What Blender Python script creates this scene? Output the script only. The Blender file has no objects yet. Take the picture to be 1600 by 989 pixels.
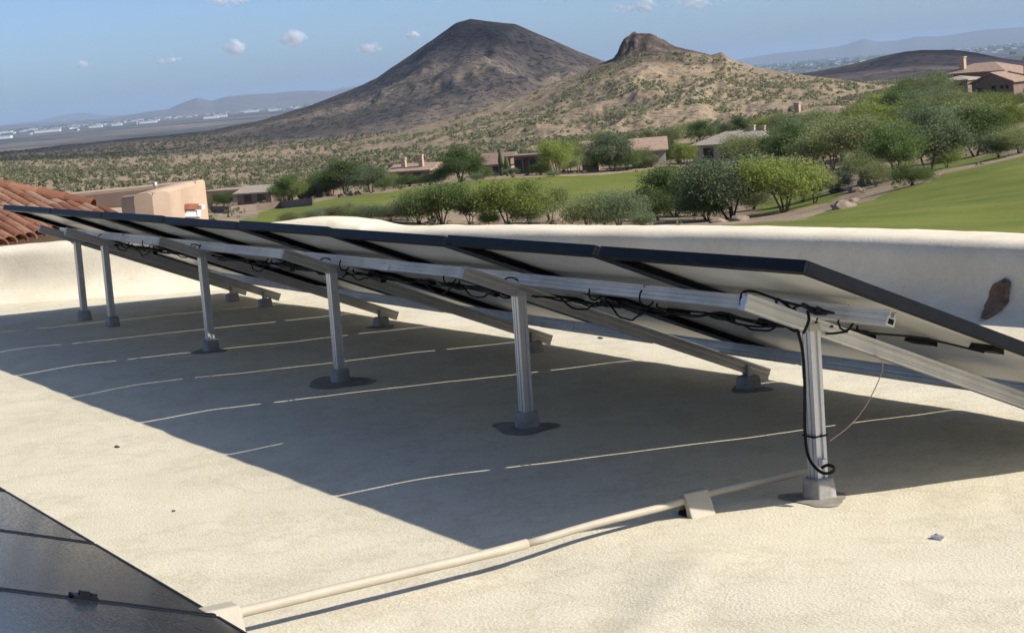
import bpy, bmesh, math, random
import numpy as np
from mathutils import Vector, Matrix

random.seed(7)
rng = np.random.default_rng(11)
scene = bpy.context.scene
col = scene.collection

# ------------------------------------------------------------------ camera, sky, sun, exposure
CAM = np.array([4.43977, -3.33607, 1.2871])
FPX, IW, IH = 3000.0, 1600.0, 989.0
PITCH, ROLL, YAW = 0.12219, -0.08374, 1.07921
Fv = np.array([-math.sin(YAW)*math.cos(PITCH), math.cos(YAW)*math.cos(PITCH), -math.sin(PITCH)])
R0 = np.array([math.cos(YAW), math.sin(YAW), 0.0])
U0 = np.cross(R0, Fv)
Rv = math.cos(ROLL)*R0 + math.sin(ROLL)*U0
Uv = -math.sin(ROLL)*R0 + math.cos(ROLL)*U0
FH = np.array([-math.sin(YAW), math.cos(YAW)])      # horizontal viewing direction
RH = np.array([math.cos(YAW), math.sin(YAW)])

cd = bpy.data.cameras.new('camera')
cam = bpy.data.objects.new('camera', cd)
col.objects.link(cam)
M = Matrix(((Rv[0], Uv[0], -Fv[0], CAM[0]), (Rv[1], Uv[1], -Fv[1], CAM[1]), (Rv[2], Uv[2], -Fv[2], CAM[2]), (0, 0, 0, 1)))
cam.matrix_world = M
cd.sensor_fit = 'HORIZONTAL'; cd.sensor_width = 36.0
cd.lens = FPX/IW*36.0
cd.clip_start = 0.05; cd.clip_end = 200000.0
scene.camera = cam

SUN = Vector((0.58319, 0.51951, 0.62450)).normalized()
SUN_EL = math.asin(SUN.z); SUN_AZ = math.atan2(SUN.x, SUN.y)
world = bpy.data.worlds.new('World'); scene.world = world
world.use_nodes = True
wn = world.node_tree.nodes; wl = world.node_tree.links
wn.clear()
sky = wn.new('ShaderNodeTexSky'); sky.sky_type = 'NISHITA'; sky.sun_disc = False
sky.sun_elevation = SUN_EL; sky.sun_rotation = SUN_AZ
sky.altitude = 200.0; sky.air_density = 0.55; sky.dust_density = 1.15; sky.ozone_density = 5.0
bg = wn.new('ShaderNodeBackground'); bg.inputs['Strength'].default_value = 0.118
wo = wn.new('ShaderNodeOutputWorld')
wl.new(sky.outputs[0], bg.inputs['Color']); wl.new(bg.outputs[0], wo.inputs['Surface'])

sl = bpy.data.lights.new('sun', 'SUN'); sl.energy = 4.2; sl.angle = math.radians(0.53); sl.color = (1.0, 0.955, 0.88)
so = bpy.data.objects.new('sun', sl); col.objects.link(so)
so.rotation_euler = SUN.to_track_quat('Z', 'Y').to_euler()
so.location = (10, 10, 20)

vs = scene.view_settings
vs.view_transform = 'Standard'; vs.look = 'None'; vs.gamma = 1.0; vs.use_curve_mapping = False
vs.exposure = 0.42
scene.render.engine = 'CYCLES'
scene.cycles.max_bounces = 6; scene.cycles.diffuse_bounces = 4; scene.cycles.glossy_bounces = 3
scene.cycles.transparent_max_bounces = 64; scene.cycles.volume_bounces = 0
scene.cycles.use_adaptive_sampling = True; scene.cycles.adaptive_threshold = 0.02; scene.cycles.adaptive_min_samples = 12
scene.cycles.use_denoising = True

# ------------------------------------------------------------------ helpers
def tag(o, label=None, cat=None, group=None, kind=None):
    if label: o['label'] = label
    if cat: o['category'] = cat
    if group: o['group'] = group
    if kind: o['kind'] = kind
    return o

def empty(name, loc=(0, 0, 0), rz=0.0):
    o = bpy.data.objects.new(name, None); col.objects.link(o)
    o.location = loc; o.rotation_euler = (0, 0, rz); o.empty_display_size = 0.1
    return o

def obj(name, me, parent=None, loc=None):
    o = bpy.data.objects.new(name, me); col.objects.link(o)
    if parent is not None: o.parent = parent
    if loc is not None: o.location = loc
    return o

class MB:
    def __init__(s): s.v = []; s.f = []; s.m = []; s.cur = 0
    def add(s, vs, fs):
        n = len(s.v); s.v.extend([tuple(map(float, q)) for q in vs])
        for f in fs: s.f.append(tuple(i+n for i in f)); s.m.append(s.cur)
        return s
    def box(s, c, h, rz=0.0, taper=1.0, mat=None):
        c = Vector(c); pts = []
        for dz in (-1, 1):
            t = taper if dz > 0 else 1.0
            for dx, dy in ((-1, -1), (1, -1), (1, 1), (-1, 1)):
                q = Vector((dx*h[0]*t, dy*h[1]*t, dz*h[2]))
                if mat is not None: q = mat @ q
                elif rz: q = Matrix.Rotation(rz, 3, 'Z') @ q
                pts.append(c+q)
        return s.add(pts, [(3, 2, 1, 0), (4, 5, 6, 7), (0, 1, 5, 4), (1, 2, 6, 5), (2, 3, 7, 6), (3, 0, 4, 7)])
    def quad(s, a, b, c, d): return s.add([a, b, c, d], [(0, 1, 2, 3)])
    def tube(s, pts, r, n=8, cap=True):
        pts = [Vector(q) for q in pts]; rs = r if hasattr(r, '__len__') else [r]*len(pts)
        rings = []; a = None
        for i, q in enumerate(pts):
            t = (pts[min(i+1, len(pts)-1)]-pts[max(i-1, 0)])
            t = t.normalized() if t.length > 1e-9 else Vector((0, 0, 1))
            if a is None:
                a = t.cross(Vector((0.13, 0.21, 0.97)))
                if a.length < 0.2: a = t.cross(Vector((1, 0, 0)))
            a = a-t*a.dot(t)
            if a.length < 1e-6: a = t.orthogonal()
            a.normalize(); b = t.cross(a)
            rings.append([q+(a*math.cos(2*math.pi*k/n)+b*math.sin(2*math.pi*k/n))*rs[i] for k in range(n)])
        vs_ = [q for ring in rings for q in ring]; fs = []
        for i in range(len(pts)-1):
            for k in range(n):
                k2 = (k+1) % n
                fs.append((i*n+k, i*n+k2, (i+1)*n+k2, (i+1)*n+k))
        if cap:
            fs.append(tuple(range(n-1, -1, -1))); fs.append(tuple((len(pts)-1)*n+k for k in range(n)))
        return s.add(vs_, fs)
    def extrude(s, prof, p0, p1, up, caps=True):
        """closed 2D profile (side, up) swept straight from p0 to p1"""
        p0, p1, up = Vector(p0), Vector(p1), Vector(up)
        t = (p1-p0).normalized(); a = t.cross(up).normalized(); b = a.cross(t)
        n = len(prof)
        vs_ = [p0+a*x+b*y for x, y in prof]+[p1+a*x+b*y for x, y in prof]
        fs = [(k, (k+1) % n, n+(k+1) % n, n+k) for k in range(n)]
        if caps: fs += [tuple(range(n-1, -1, -1)), tuple(range(n, 2*n))]
        return s.add(vs_, fs)
    def mesh(s, name, mats, smooth=False, fix=True):
        me = bpy.data.meshes.new(name)
        me.from_pydata(s.v, [], s.f)
        for m in (mats if isinstance(mats, (list, tuple)) else [mats]): me.materials.append(m)
        me.polygons.foreach_set('material_index', s.m)
        if fix:
            bm = bmesh.new(); bm.from_mesh(me); bmesh.ops.recalc_face_normals(bm, faces=bm.faces[:]); bm.to_mesh(me); bm.free()
        if smooth: me.polygons.foreach_set('use_smooth', [True]*len(me.polygons))
        me.update()
        return me
    def build(s, name, mats, parent=None, smooth=False, bevel=0.0, loc=None, fix=True):
        o = obj(name, s.mesh(name, mats, smooth, fix), parent, loc)
        if bevel:
            md = o.modifiers.new('bevel', 'BEVEL'); md.width = bevel; md.segments = 2; md.limit_method = 'ANGLE'
        return o

def np_mesh(name, verts, faces, mat, smooth=False):
    verts = np.asarray(verts, np.float32); faces = np.asarray(faces, np.int32)
    me = bpy.data.meshes.new(name); nf, k = faces.shape
    me.vertices.add(len(verts)); me.vertices.foreach_set('co', verts.ravel())
    me.loops.add(nf*k); me.loops.foreach_set('vertex_index', faces.ravel())
    me.polygons.add(nf); me.polygons.foreach_set('loop_start', np.arange(0, nf*k, k, dtype=np.int32))
    me.polygons.foreach_set('loop_total', np.full(nf, k, np.int32))
    if smooth: me.polygons.foreach_set('use_smooth', np.ones(nf, bool))
    for m in (mat if isinstance(mat, (list, tuple)) else [mat]): me.materials.append(m)
    me.update(calc_edges=True); me.validate()
    return me

def hsh(ix, iy, seed):
    n = (ix.astype(np.int64)*374761393 + iy.astype(np.int64)*668265263 + seed*1442695041) & 0xffffffff
    n = ((n ^ (n >> 13))*1274126177) & 0xffffffff
    n = n ^ (n >> 16)
    return (n & 0xffff)/65535.0
def vnoise(x, y, seed=0):
    x = np.asarray(x, float); y = np.asarray(y, float)
    ix, iy = np.floor(x), np.floor(y); fx, fy = x-ix, y-iy
    fx = fx*fx*fx*(fx*(fx*6-15)+10); fy = fy*fy*fy*(fy*(fy*6-15)+10)
    a = hsh(ix, iy, seed); b = hsh(ix+1, iy, seed); c = hsh(ix, iy+1, seed); d = hsh(ix+1, iy+1, seed)
    return (a*(1-fx)+b*fx)*(1-fy)+(c*(1-fx)+d*fx)*fy
def fbm(x, y, seed=0, o=5, gain=0.5):
    s = 0; a = 1.0; t = 0
    for i in range(o):
        s = s+a*(vnoise(x, y, seed+i*17)*2-1); t += a; a *= gain; x = x*2.03+5.1; y = y*2.03+1.7
    return s/t
def sstep(a, b, x):
    t = np.clip((np.asarray(x, float)-a)/(b-a), 0, 1); return t*t*(3-2*t)

# pixel geometry: used to find where a thing stands on the terrain
def ray(u, v):
    return Fv+(u-IW/2)/FPX*Rv-(v-IH/2)/FPX*Uv
def azslope(u, v):
    d = ray(u, v); h = math.hypot(d[0], d[1])
    return math.atan2(d[0]*RH[0]+d[1]*RH[1], d[0]*FH[0]+d[1]*FH[1]), d[2]/h
def polar(az, r):
    return CAM[0]+r*(np.sin(az)*RH[0]+np.cos(az)*FH[0]), CAM[1]+r*(np.sin(az)*RH[1]+np.cos(az)*FH[1])
def at_r(u, v, r):
    az, s = azslope(u, v); x, y = polar(az, r); return Vector((x, y, CAM[2]+s*r))

# ------------------------------------------------------------------ materials
def nodes(name):
    m = bpy.data.materials.new(name); m.use_nodes = True
    nt = m.node_tree; nt.nodes.clear()
    out = nt.nodes.new('ShaderNodeOutputMaterial'); b = nt.nodes.new('ShaderNodeBsdfPrincipled')
    nt.links.new(b.outputs[0], out.inputs['Surface'])
    return m, nt, b, out
def N(nt, t, **kw):
    n = nt.nodes.new(t)
    for k, v in kw.items():
        if hasattr(n, k): setattr(n, k, v)
        else: n.inputs[k].default_value = v
    return n
def c4(c): return (c[0], c[1], c[2], 1.0)
def noise(nt, scale, detail=4.0, rough=0.6, coord='Object', stretch=None):
    tc = N(nt, 'ShaderNodeTexCoord'); n = N(nt, 'ShaderNodeTexNoise')
    n.inputs['Scale'].default_value = scale; n.inputs['Detail'].default_value = detail; n.inputs['Roughness'].default_value = rough
    if stretch:
        mp = N(nt, 'ShaderNodeMapping'); mp.inputs['Scale'].default_value = stretch
        nt.links.new(tc.outputs[coord], mp.inputs[0]); nt.links.new(mp.outputs[0], n.inputs['Vector'])
    else: nt.links.new(tc.outputs[coord], n.inputs['Vector'])
    return n
def ramp(nt, src, stops):
    r = N(nt, 'ShaderNodeValToRGB'); e = r.color_ramp.elements
    while len(e) < len(stops): e.new(0.5)
    for i, (p, c) in enumerate(stops): e[i].position = p; e[i].color = c4(c)
    nt.links.new(src, r.inputs[0]); return r
def mixc(nt, fac, a, b, mode='MIX'):
    m = N(nt, 'ShaderNodeMix', data_type='RGBA', blend_type=mode)
    for sock, v in ((m.inputs[0], fac), (m.inputs[6], a), (m.inputs[7], b)):
        if isinstance(v, bpy.types.NodeSocket): nt.links.new(v, sock)
        elif isinstance(v, (int, float)): sock.default_value = v
        else: sock.default_value = c4(v)
    return m.outputs[2]
def bump(nt, b, src, strength=0.3, dist=0.01, prev=None):
    n = N(nt, 'ShaderNodeBump'); n.inputs['Strength'].default_value = strength; n.inputs['Distance'].default_value = dist
    nt.links.new(src, n.inputs['Height'])
    if prev is not None: nt.links.new(prev, n.inputs['Normal'])
    nt.links.new(n.outputs[0], b.inputs['Normal']); return n.outputs[0]
def plain(name, c1, c2, scale=8.0, rough=0.8, metal=0.0, bstr=0.15, bdist=0.004, bscale=60.0, detail=5.0, spec=0.5, stretch=None):
    m, nt, b, out = nodes(name)
    n = noise(nt, scale, detail, 0.65, stretch=stretch)
    r = ramp(nt, n.outputs['Fac'], [(0.3, c1), (0.7, c2)])
    nt.links.new(r.outputs[0], b.inputs['Base Color'])
    b.inputs['Roughness'].default_value = rough; b.inputs['Metallic'].default_value = metal
    b.inputs['Specular IOR Level'].default_value = spec
    if bstr:
        n2 = noise(nt, bscale, 3.0, 0.6, stretch=stretch); bump(nt, b, n2.outputs['Fac'], bstr, bdist)
    return m

def foam_material(name, base, dirty, bscale=55.0, bdist=0.006, bs=0.7, grain=0.86, rim=0.90):
    m, nt, b, out = nodes(name)
    n1 = noise(nt, 0.7, 3.0, 0.6); n2 = noise(nt, 5.0, 3.0, 0.65); n3 = noise(nt, bscale, 2.0, 0.6)
    r1 = ramp(nt, n1.outputs['Fac'], [(0.30, dirty), (0.60, base)])
    r2 = ramp(nt, n2.outputs['Fac'], [(0.3, (0.93, 0.92, 0.91)), (0.65, (1, 1, 1))])
    r3 = ramp(nt, n3.outputs['Fac'], [(0.32, (grain, grain-0.01, grain-0.04)), (0.6, (1.0, 1.0, 1.0))])
    n4 = noise(nt, 1.7, 4.0, 0.7); r4 = ramp(nt, n4.outputs['Fac'], [(0.44, (1, 1, 1)), (0.485, (rim, rim-0.015, rim-0.04)), (0.50, (0.965, 0.96, 0.95)), (0.56, (1, 1, 1))])   # dried puddle rims
    n5 = noise(nt, 26.0, 3.0, 0.8); r5 = ramp(nt, n5.outputs['Fac'], [(0.24, (0.62, 0.58, 0.52)), (0.33, (1, 1, 1))])      # specks of grit
    c = mixc(nt, 1.0, r1.outputs[0], r2.outputs[0], 'MULTIPLY'); c = mixc(nt, 1.0, c, r3.outputs[0], 'MULTIPLY'); c = mixc(nt, 1.0, c, r4.outputs[0], 'MULTIPLY'); c = mixc(nt, 1.0, c, r5.outputs[0], 'MULTIPLY')
    nt.links.new(c, b.inputs['Base Color'])
    b.inputs['Roughness'].default_value = 0.85; b.inputs['Specular IOR Level'].default_value = 0.25
    bump(nt, b, n3.outputs['Fac'], bs, bdist)
    return m

MAT = {}
MAT['deck'] = foam_material('foam_roof_coating', (0.765, 0.69, 0.515), (0.70, 0.63, 0.47), 115.0, 0.004)
MAT['parapet'] = foam_material('foam_parapet_coating', (0.86, 0.77, 0.59), (0.79, 0.70, 0.53), bscale=60.0, bdist=0.004, bs=0.45, grain=0.95, rim=0.97)
MAT['sealant'] = plain('grey_sealant', (0.17, 0.15, 0.12), (0.33, 0.295, 0.24), 14.0, 0.9, bscale=30, bdist=0.006, bstr=0.4)
MAT['footing'] = plain('coated_footing', (0.24, 0.225, 0.20), (0.42, 0.39, 0.34), 18.0, 0.85, bscale=50, bdist=0.004, bstr=0.4)
MAT['stain'] = plain('rusty_stain', (0.10, 0.062, 0.040), (0.25, 0.165, 0.105), 22.0, 0.95, bscale=40, bdist=0.01, bstr=0.5)
MAT['alu'] = plain('mill_aluminium', (0.55, 0.555, 0.56), (0.72, 0.71, 0.70), 9.0, 0.42, 0.6, bstr=0.12, bscale=25, bdist=0.002, stretch=(1, 1, 0.12))
MAT['alu_dull'] = plain('weathered_aluminium', (0.42, 0.40, 0.37), (0.56, 0.53, 0.49), 12.0, 0.5, 0.5, bstr=0.12, bscale=20, bdist=0.002)
MAT['black_frame'] = plain('black_anodised_frame', (0.009, 0.010, 0.013), (0.014, 0.015, 0.019), 20.0, 0.45, 0.0, bstr=0.05, spec=0.10)
MAT['backsheet'] = plain('white_backsheet', (0.60, 0.59, 0.55), (0.76, 0.75, 0.71), 3.0, 0.28, 0.0, bstr=0.10, bscale=6, bdist=0.01)
MAT['cable'] = plain('black_cable_rubber', (0.006, 0.006, 0.007), (0.012, 0.012, 0.012), 20.0, 0.55, bstr=0, spec=0.15)
MAT['box_black'] = plain('black_plastic', (0.006, 0.006, 0.007), (0.012, 0.012, 0.012), 20.0, 0.5, bstr=0.05, spec=0.2)
MAT['copper'] = plain('bare_copper', (0.55, 0.36, 0.24), (0.65, 0.45, 0.30), 20.0, 0.5, 0.6, bstr=0)
MAT['conduit'] = plain('painted_conduit', (0.42, 0.37, 0.275), (0.50, 0.44, 0.33), 10.0, 0.6, bstr=0.15, bscale=40, bdist=0.002)
MAT['foil'] = plain('crumpled_foil', (0.6, 0.6, 0.62), (0.8, 0.8, 0.8), 30.0, 0.35, 0.6, bstr=0.5, bscale=80, bdist=0.01)
MAT['pebble'] = plain('dark_pebble', (0.05, 0.045, 0.04), (0.12, 0.11, 0.10), 60.0, 0.9)
def glass_cells():
    m, nt, b, out = nodes('solar_glass')
    tc = N(nt, 'ShaderNodeTexCoord')
    w = N(nt, 'ShaderNodeTexWave', wave_type='BANDS', bands_direction='Y')
    w.inputs['Scale'].default_value = 26.0; w.inputs['Distortion'].default_value = 0.0
    nt.links.new(tc.outputs['Object'], w.inputs['Vector'])
    r = ramp(nt, w.outputs['Fac'], [(0.90, (0.006, 0.007, 0.010)), (0.99, (0.030, 0.032, 0.038))])
    br = N(nt, 'ShaderNodeTexBrick'); br.offset = 0.0
    br.inputs['Scale'].default_value = 1.0; br.inputs['Mortar Size'].default_value = 0.0015
    br.inputs['Brick Width'].default_value = 0.166; br.inputs['Row Height'].default_value = 0.083
    br.inputs['Color1'].default_value = (0, 0, 0, 1); br.inputs['Color2'].default_value = (0, 0, 0, 1); br.inputs['Mortar'].default_value = (1, 1, 1, 1)
    nt.links.new(tc.outputs['Object'], br.inputs['Vector'])
    dust = noise(nt, 5.0, 8.0, 0.7)
    rd = ramp(nt, dust.outputs['Fac'], [(0.35, (0.0, 0.0, 0.0)), (0.75, (0.025, 0.023, 0.020))])
    c = mixc(nt, br.outputs['Color'], r.outputs[0], (0.028, 0.03, 0.036))
    c = mixc(nt, 1.0, c, rd.outputs[0], 'ADD')
    nt.links.new(c, b.inputs['Base Color'])
    b.inputs['Roughness'].default_value = 0.16; b.inputs['IOR'].default_value = 1.45
    n3 = noise(nt, 90.0, 2.0, 0.5); rr = ramp(nt, n3.outputs['Fac'], [(0.3, (0.10,)*3), (0.75, (0.30,)*3)])
    nt.links.new(rr.outputs[0], b.inputs['Roughness'])
    return m
MAT['glass'] = glass_cells()
def tile_mat():
    m, nt, b, out = nodes('clay_tile')
    oi = N(nt, 'ShaderNodeObjectInfo')
    r = ramp(nt, oi.outputs['Random'], [(0.0, (0.20, 0.085, 0.052)), (0.35, (0.28, 0.125, 0.075)), (0.7, (0.33, 0.165, 0.10)), (1.0, (0.36, 0.25, 0.17))])
    n = noise(nt, 9.0, 5.0, 0.7); r2 = ramp(nt, n.outputs['Fac'], [(0.3, (0.62, 0.60, 0.58)), (0.7, (1.1, 1.08, 1.05))])
    nt.links.new(mixc(nt, 1.0, r.outputs[0], r2.outputs[0], 'MULTIPLY'), b.inputs['Base Color'])
    b.inputs['Roughness'].default_value = 0.85; b.inputs['Specular IOR Level'].default_value = 0.2
    bump(nt, b, n.outputs['Fac'], 0.3, 0.01)
    return m
MAT['tile'] = tile_mat()
MAT['mortar'] = plain('mortar_bed', (0.20, 0.11, 0.07), (0.34, 0.22, 0.15), 9.0, 0.95)
MAT['stucco'] = plain('tan_stucco', (0.46, 0.33, 0.23), (0.54, 0.40, 0.28), 1.2, 0.92, bscale=25, bdist=0.01, bstr=0.25, spec=0.2)
MAT['stucco_dark'] = plain('brown_stucco', (0.20, 0.145, 0.11), (0.27, 0.20, 0.15), 1.2, 0.92, bscale=15, bdist=0.01, bstr=0.2, spec=0.2)
MAT['stucco_grey'] = plain('greige_stucco', (0.34, 0.30, 0.26), (0.44, 0.39, 0.33), 1.2, 0.92, bscale=15, bdist=0.01, bstr=0.2, spec=0.2)
MAT['rust'] = plain('rust_metal', (0.22, 0.07, 0.035), (0.35, 0.13, 0.06), 9.0, 0.7)
MAT['roof_pink'] = plain('faded_pink_tile', (0.30, 0.20, 0.145), (0.42, 0.30, 0.225), 1.5, 0.9, bscale=6, bdist=0.05, bstr=0.5, spec=0.2)
MAT['roof_beige'] = plain('faded_beige_tile', (0.31, 0.255, 0.20), (0.42, 0.355, 0.29), 1.5, 0.9, bscale=6, bdist=0.05, bstr=0.5, spec=0.2)
MAT['roof_brown'] = plain('faded_brown_tile', (0.22, 0.145, 0.11), (0.30, 0.21, 0.165), 1.5, 0.9, bscale=6, bdist=0.05, bstr=0.5, spec=0.2)
MAT['pane'] = plain('dark_window_pane', (0.012, 0.014, 0.02), (0.03, 0.034, 0.045), 1.0, 0.15, bstr=0)
MAT['white_wall'] = plain('white_render', (0.66, 0.65, 0.63), (0.80, 0.79, 0.77), 0.05, 0.85, bstr=0)
MAT['town'] = plain('town_render', (0.40, 0.36, 0.33), (0.70, 0.68, 0.66), 0.008, 0.85, bstr=0)
MAT['bark'] = plain('tree_bark', (0.055, 0.042, 0.030), (0.13, 0.105, 0.075), 6.0, 0.95, bscale=20, bdist=0.02, bstr=0.4)
MAT['rock'] = plain('desert_rock', (0.16, 0.115, 0.085), (0.34, 0.26, 0.19), 1.0, 0.95, bscale=3, bdist=0.1, bstr=0.5)
def leaf_mat(name, c1, c2):
    m, nt, b, out = nodes(name)
    oi = N(nt, 'ShaderNodeObjectInfo'); n = noise(nt, 0.9, 3.0, 0.6)
    r = ramp(nt, n.outputs['Fac'], [(0.3, c1), (0.7, c2)])
    hs = N(nt, 'ShaderNodeHueSaturation')
    mr = N(nt, 'ShaderNodeMapRange'); mr.inputs['To Min'].default_value = 1.02; mr.inputs['To Max'].default_value = 1.65
    nt.links.new(oi.outputs['Random'], mr.inputs['Value']); nt.links.new(mr.outputs[0], hs.inputs['Value'])
    nt.links.new(r.outputs[0], hs.inputs['Color']); nt.links.new(hs.outputs[0], b.inputs['Base Color'])
    b.inputs['Roughness'].default_value = 0.7; b.inputs['Specular IOR Level'].default_value = 0.15
    t = N(nt, 'ShaderNodeBsdfTranslucent'); nt.links.new(hs.outputs[0], t.inputs['Color'])
    mx = N(nt, 'ShaderNodeMixShader'); mx.inputs[0].default_value = 0.45
    nt.links.new(b.outputs[0], mx.inputs[1]); nt.links.new(t.outputs[0], mx.inputs[2]); nt.links.new(mx.outputs[0], out.inputs['Surface'])
    return m
MAT['leaf_dark'] = leaf_mat('leaf_dark_green', (0.080, 0.115, 0.036), (0.13, 0.17, 0.055))
MAT['leaf_yellow'] = leaf_mat('leaf_yellow_green', (0.155, 0.195, 0.045), (0.24, 0.27, 0.07))
MAT['leaf_olive'] = leaf_mat('leaf_olive', (0.15, 0.175, 0.068), (0.22, 0.235, 0.10))
MAT['leaf_grey'] = leaf_mat('leaf_grey_green', (0.12, 0.155, 0.075), (0.18, 0.215, 0.115))
MAT['scrub'] = leaf_mat('scrub_leaf', (0.135, 0.14, 0.075), (0.22, 0.212, 0.12))
def ground_mat():
    m, nt, b, out = nodes('desert_ground')
    tc = N(nt, 'ShaderNodeTexCoord'); sx = N(nt, 'ShaderNodeSeparateXYZ')
    ln = N(nt, 'ShaderNodeVectorMath', operation='LENGTH'); nt.links.new(tc.outputs['Object'], ln.inputs[0])
    n1 = noise(nt, 0.12, 6.0, 0.65); n2 = noise(nt, 0.9, 4.0, 0.7)
    near = ramp(nt, n1.outputs['Fac'], [(0.3, (0.20, 0.145, 0.095)), (0.5, (0.34, 0.255, 0.17)), (0.7, (0.42, 0.33, 0.23))])
    sp = ramp(nt, n2.outputs['Fac'], [(0.35, (0.62, 0.62, 0.58)), (0.6, (1, 1, 1))])
    nearc = mixc(nt, 1.0, near.outputs[0], sp.outputs[0], 'MULTIPLY')
    n3 = noise(nt, 0.0011, 7.0, 0.62); n4 = noise(nt, 0.006, 5.0, 0.7)
    far = ramp(nt, n3.outputs['Fac'], [(0.38, (0.045, 0.060, 0.040)), (0.47, (0.10, 0.095, 0.075)), (0.56, (0.20, 0.16, 0.13)), (0.68, (0.25, 0.20, 0.16))])
    far2 = ramp(nt, n4.outputs['Fac'], [(0.4, (0.7, 0.72, 0.7)), (0.65, (1.1, 1.08, 1.05))])
    farc = mixc(nt, 1.0, far.outputs[0], far2.outputs[0], 'MULTIPLY')
    mr = N(nt, 'ShaderNodeMapRange'); mr.inputs['From Min'].default_value = 2200.0; mr.inputs['From Max'].default_value = 4200.0
    nt.links.new(ln.outputs['Value'], mr.inputs['Value'])
    nt.links.new(mixc(nt, mr.outputs[0], nearc, farc), b.inputs['Base Color'])
    b.inputs['Roughness'].default_value = 0.95; b.inputs['Specular IOR Level'].default_value = 0.1
    return m
MAT['ground'] = ground_mat()
def grass_mat():
    m, nt, b, out = nodes('fairway_grass')
    n1 = noise(nt, 0.22, 5.0, 0.6, stretch=(1.0, 1.0, 0.2)); n2 = noise(nt, 3.0, 4.0, 0.7)
    tc = N(nt, 'ShaderNodeTexCoord')
    mp = N(nt, 'ShaderNodeMapping'); mp.inputs['Rotation'].default_value = (0, 0, 0.62); nt.links.new(tc.outputs['Object'], mp.inputs[0])
    w = N(nt, 'ShaderNodeTexWave'); w.inputs['Scale'].default_value = 0.055; w.inputs['Distortion'].default_value = 1.2; w.inputs['Detail'].default_value = 2.0
    nt.links.new(mp.outputs[0], w.inputs['Vector'])
    r1 = ramp(nt, n1.outputs['Fac'], [(0.28, (0.110, 0.135, 0.021)), (0.6, (0.17, 0.185, 0.034)), (0.78, (0.20, 0.20, 0.055))])
    r2 = ramp(nt, w.outputs['Fac'], [(0.2, (0.95, 0.965, 0.95)), (0.8, (1.04, 1.03, 1.03))])
    r3 = ramp(nt, n2.outputs['Fac'], [(0.3, (0.85, 0.86, 0.85)), (0.7, (1.08, 1.08, 1.08))])
    c = mixc(nt, 1.0, r1.outputs[0], r2.outputs[0], 'MULTIPLY'); c = mixc(nt, 1.0, c, r3.outputs[0], 'MULTIPLY')
    nt.links.new(c, b.inputs['Base Color']); b.inputs['Roughness'].default_value = 0.9; b.inputs['Specular IOR Level'].default_value = 0.15
    return m
MAT['grass'] = grass_mat()
def hill_mat(name, soil1, soil2, rock, speck, sscale=0.25, rocky=0.55):
    m, nt, b, out = nodes(name)
    n1 = noise(nt, 0.02, 6.0, 0.65); n2 = noise(nt, sscale, 3.0, 0.65); n3 = noise(nt, 0.008, 6.0, 0.6)
    soil = ramp(nt, n1.outputs['Fac'], [(0.3, soil1), (0.7, soil2)])
    sp = ramp(nt, n2.outputs['Fac'], [(0.50, (0, 0, 0)), (0.60, (1, 1, 1))])
    at = N(nt, 'ShaderNodeAttribute', attribute_name='rock')
    ad = N(nt, 'ShaderNodeMath', operation='ADD'); nt.links.new(at.outputs['Fac'], ad.inputs[0]); nt.links.new(n3.outputs['Fac'], ad.inputs[1])
    rk = ramp(nt, ad.outputs[0], [(rocky+0.20, (0, 0, 0)), (rocky+0.38, (1, 1, 1))])
    c = mixc(nt, sp.outputs[0], soil.outputs[0], speck)
    n5 = noise(nt, 0.16, 4.0, 0.75); rv = ramp(nt, n5.outputs['Fac'], [(0.36, tuple(q*0.45 for q in rock)), (0.52, rock), (0.68, tuple(q*1.9 for q in rock))])
    c = mixc(nt, rk.outputs[0], c, rv.outputs[0])
    nt.links.new(c, b.inputs['Base Color']); b.inputs['Roughness'].default_value = 0.95; b.inputs['Specular IOR Level'].default_value = 0.1
    bump(nt, b, n2.outputs['Fac'], 0.6, 2.0)
    return m
MAT['mountain'] = hill_mat('mountain_slope', (0.19, 0.145, 0.115), (0.27, 0.21, 0.16), (0.10, 0.08, 0.068), (0.075, 0.070, 0.050), 0.11)
MAT['hill'] = hill_mat('hill_slope', (0.25, 0.185, 0.12), (0.35, 0.265, 0.17), (0.10, 0.078, 0.062), (0.15, 0.13, 0.085), 0.30, 0.57)
MAT['dark_hill'] = hill_mat('dark_hill_slope', (0.15, 0.115, 0.10), (0.20, 0.155, 0.13), (0.06, 0.05, 0.045), (0.06, 0.058, 0.045), 0.08)
MAT['far_ridge'] = plain('far_ridge_rock', (0.10, 0.085, 0.075), (0.17, 0.14, 0.12), 0.0015, 0.95, bstr=0)

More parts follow.
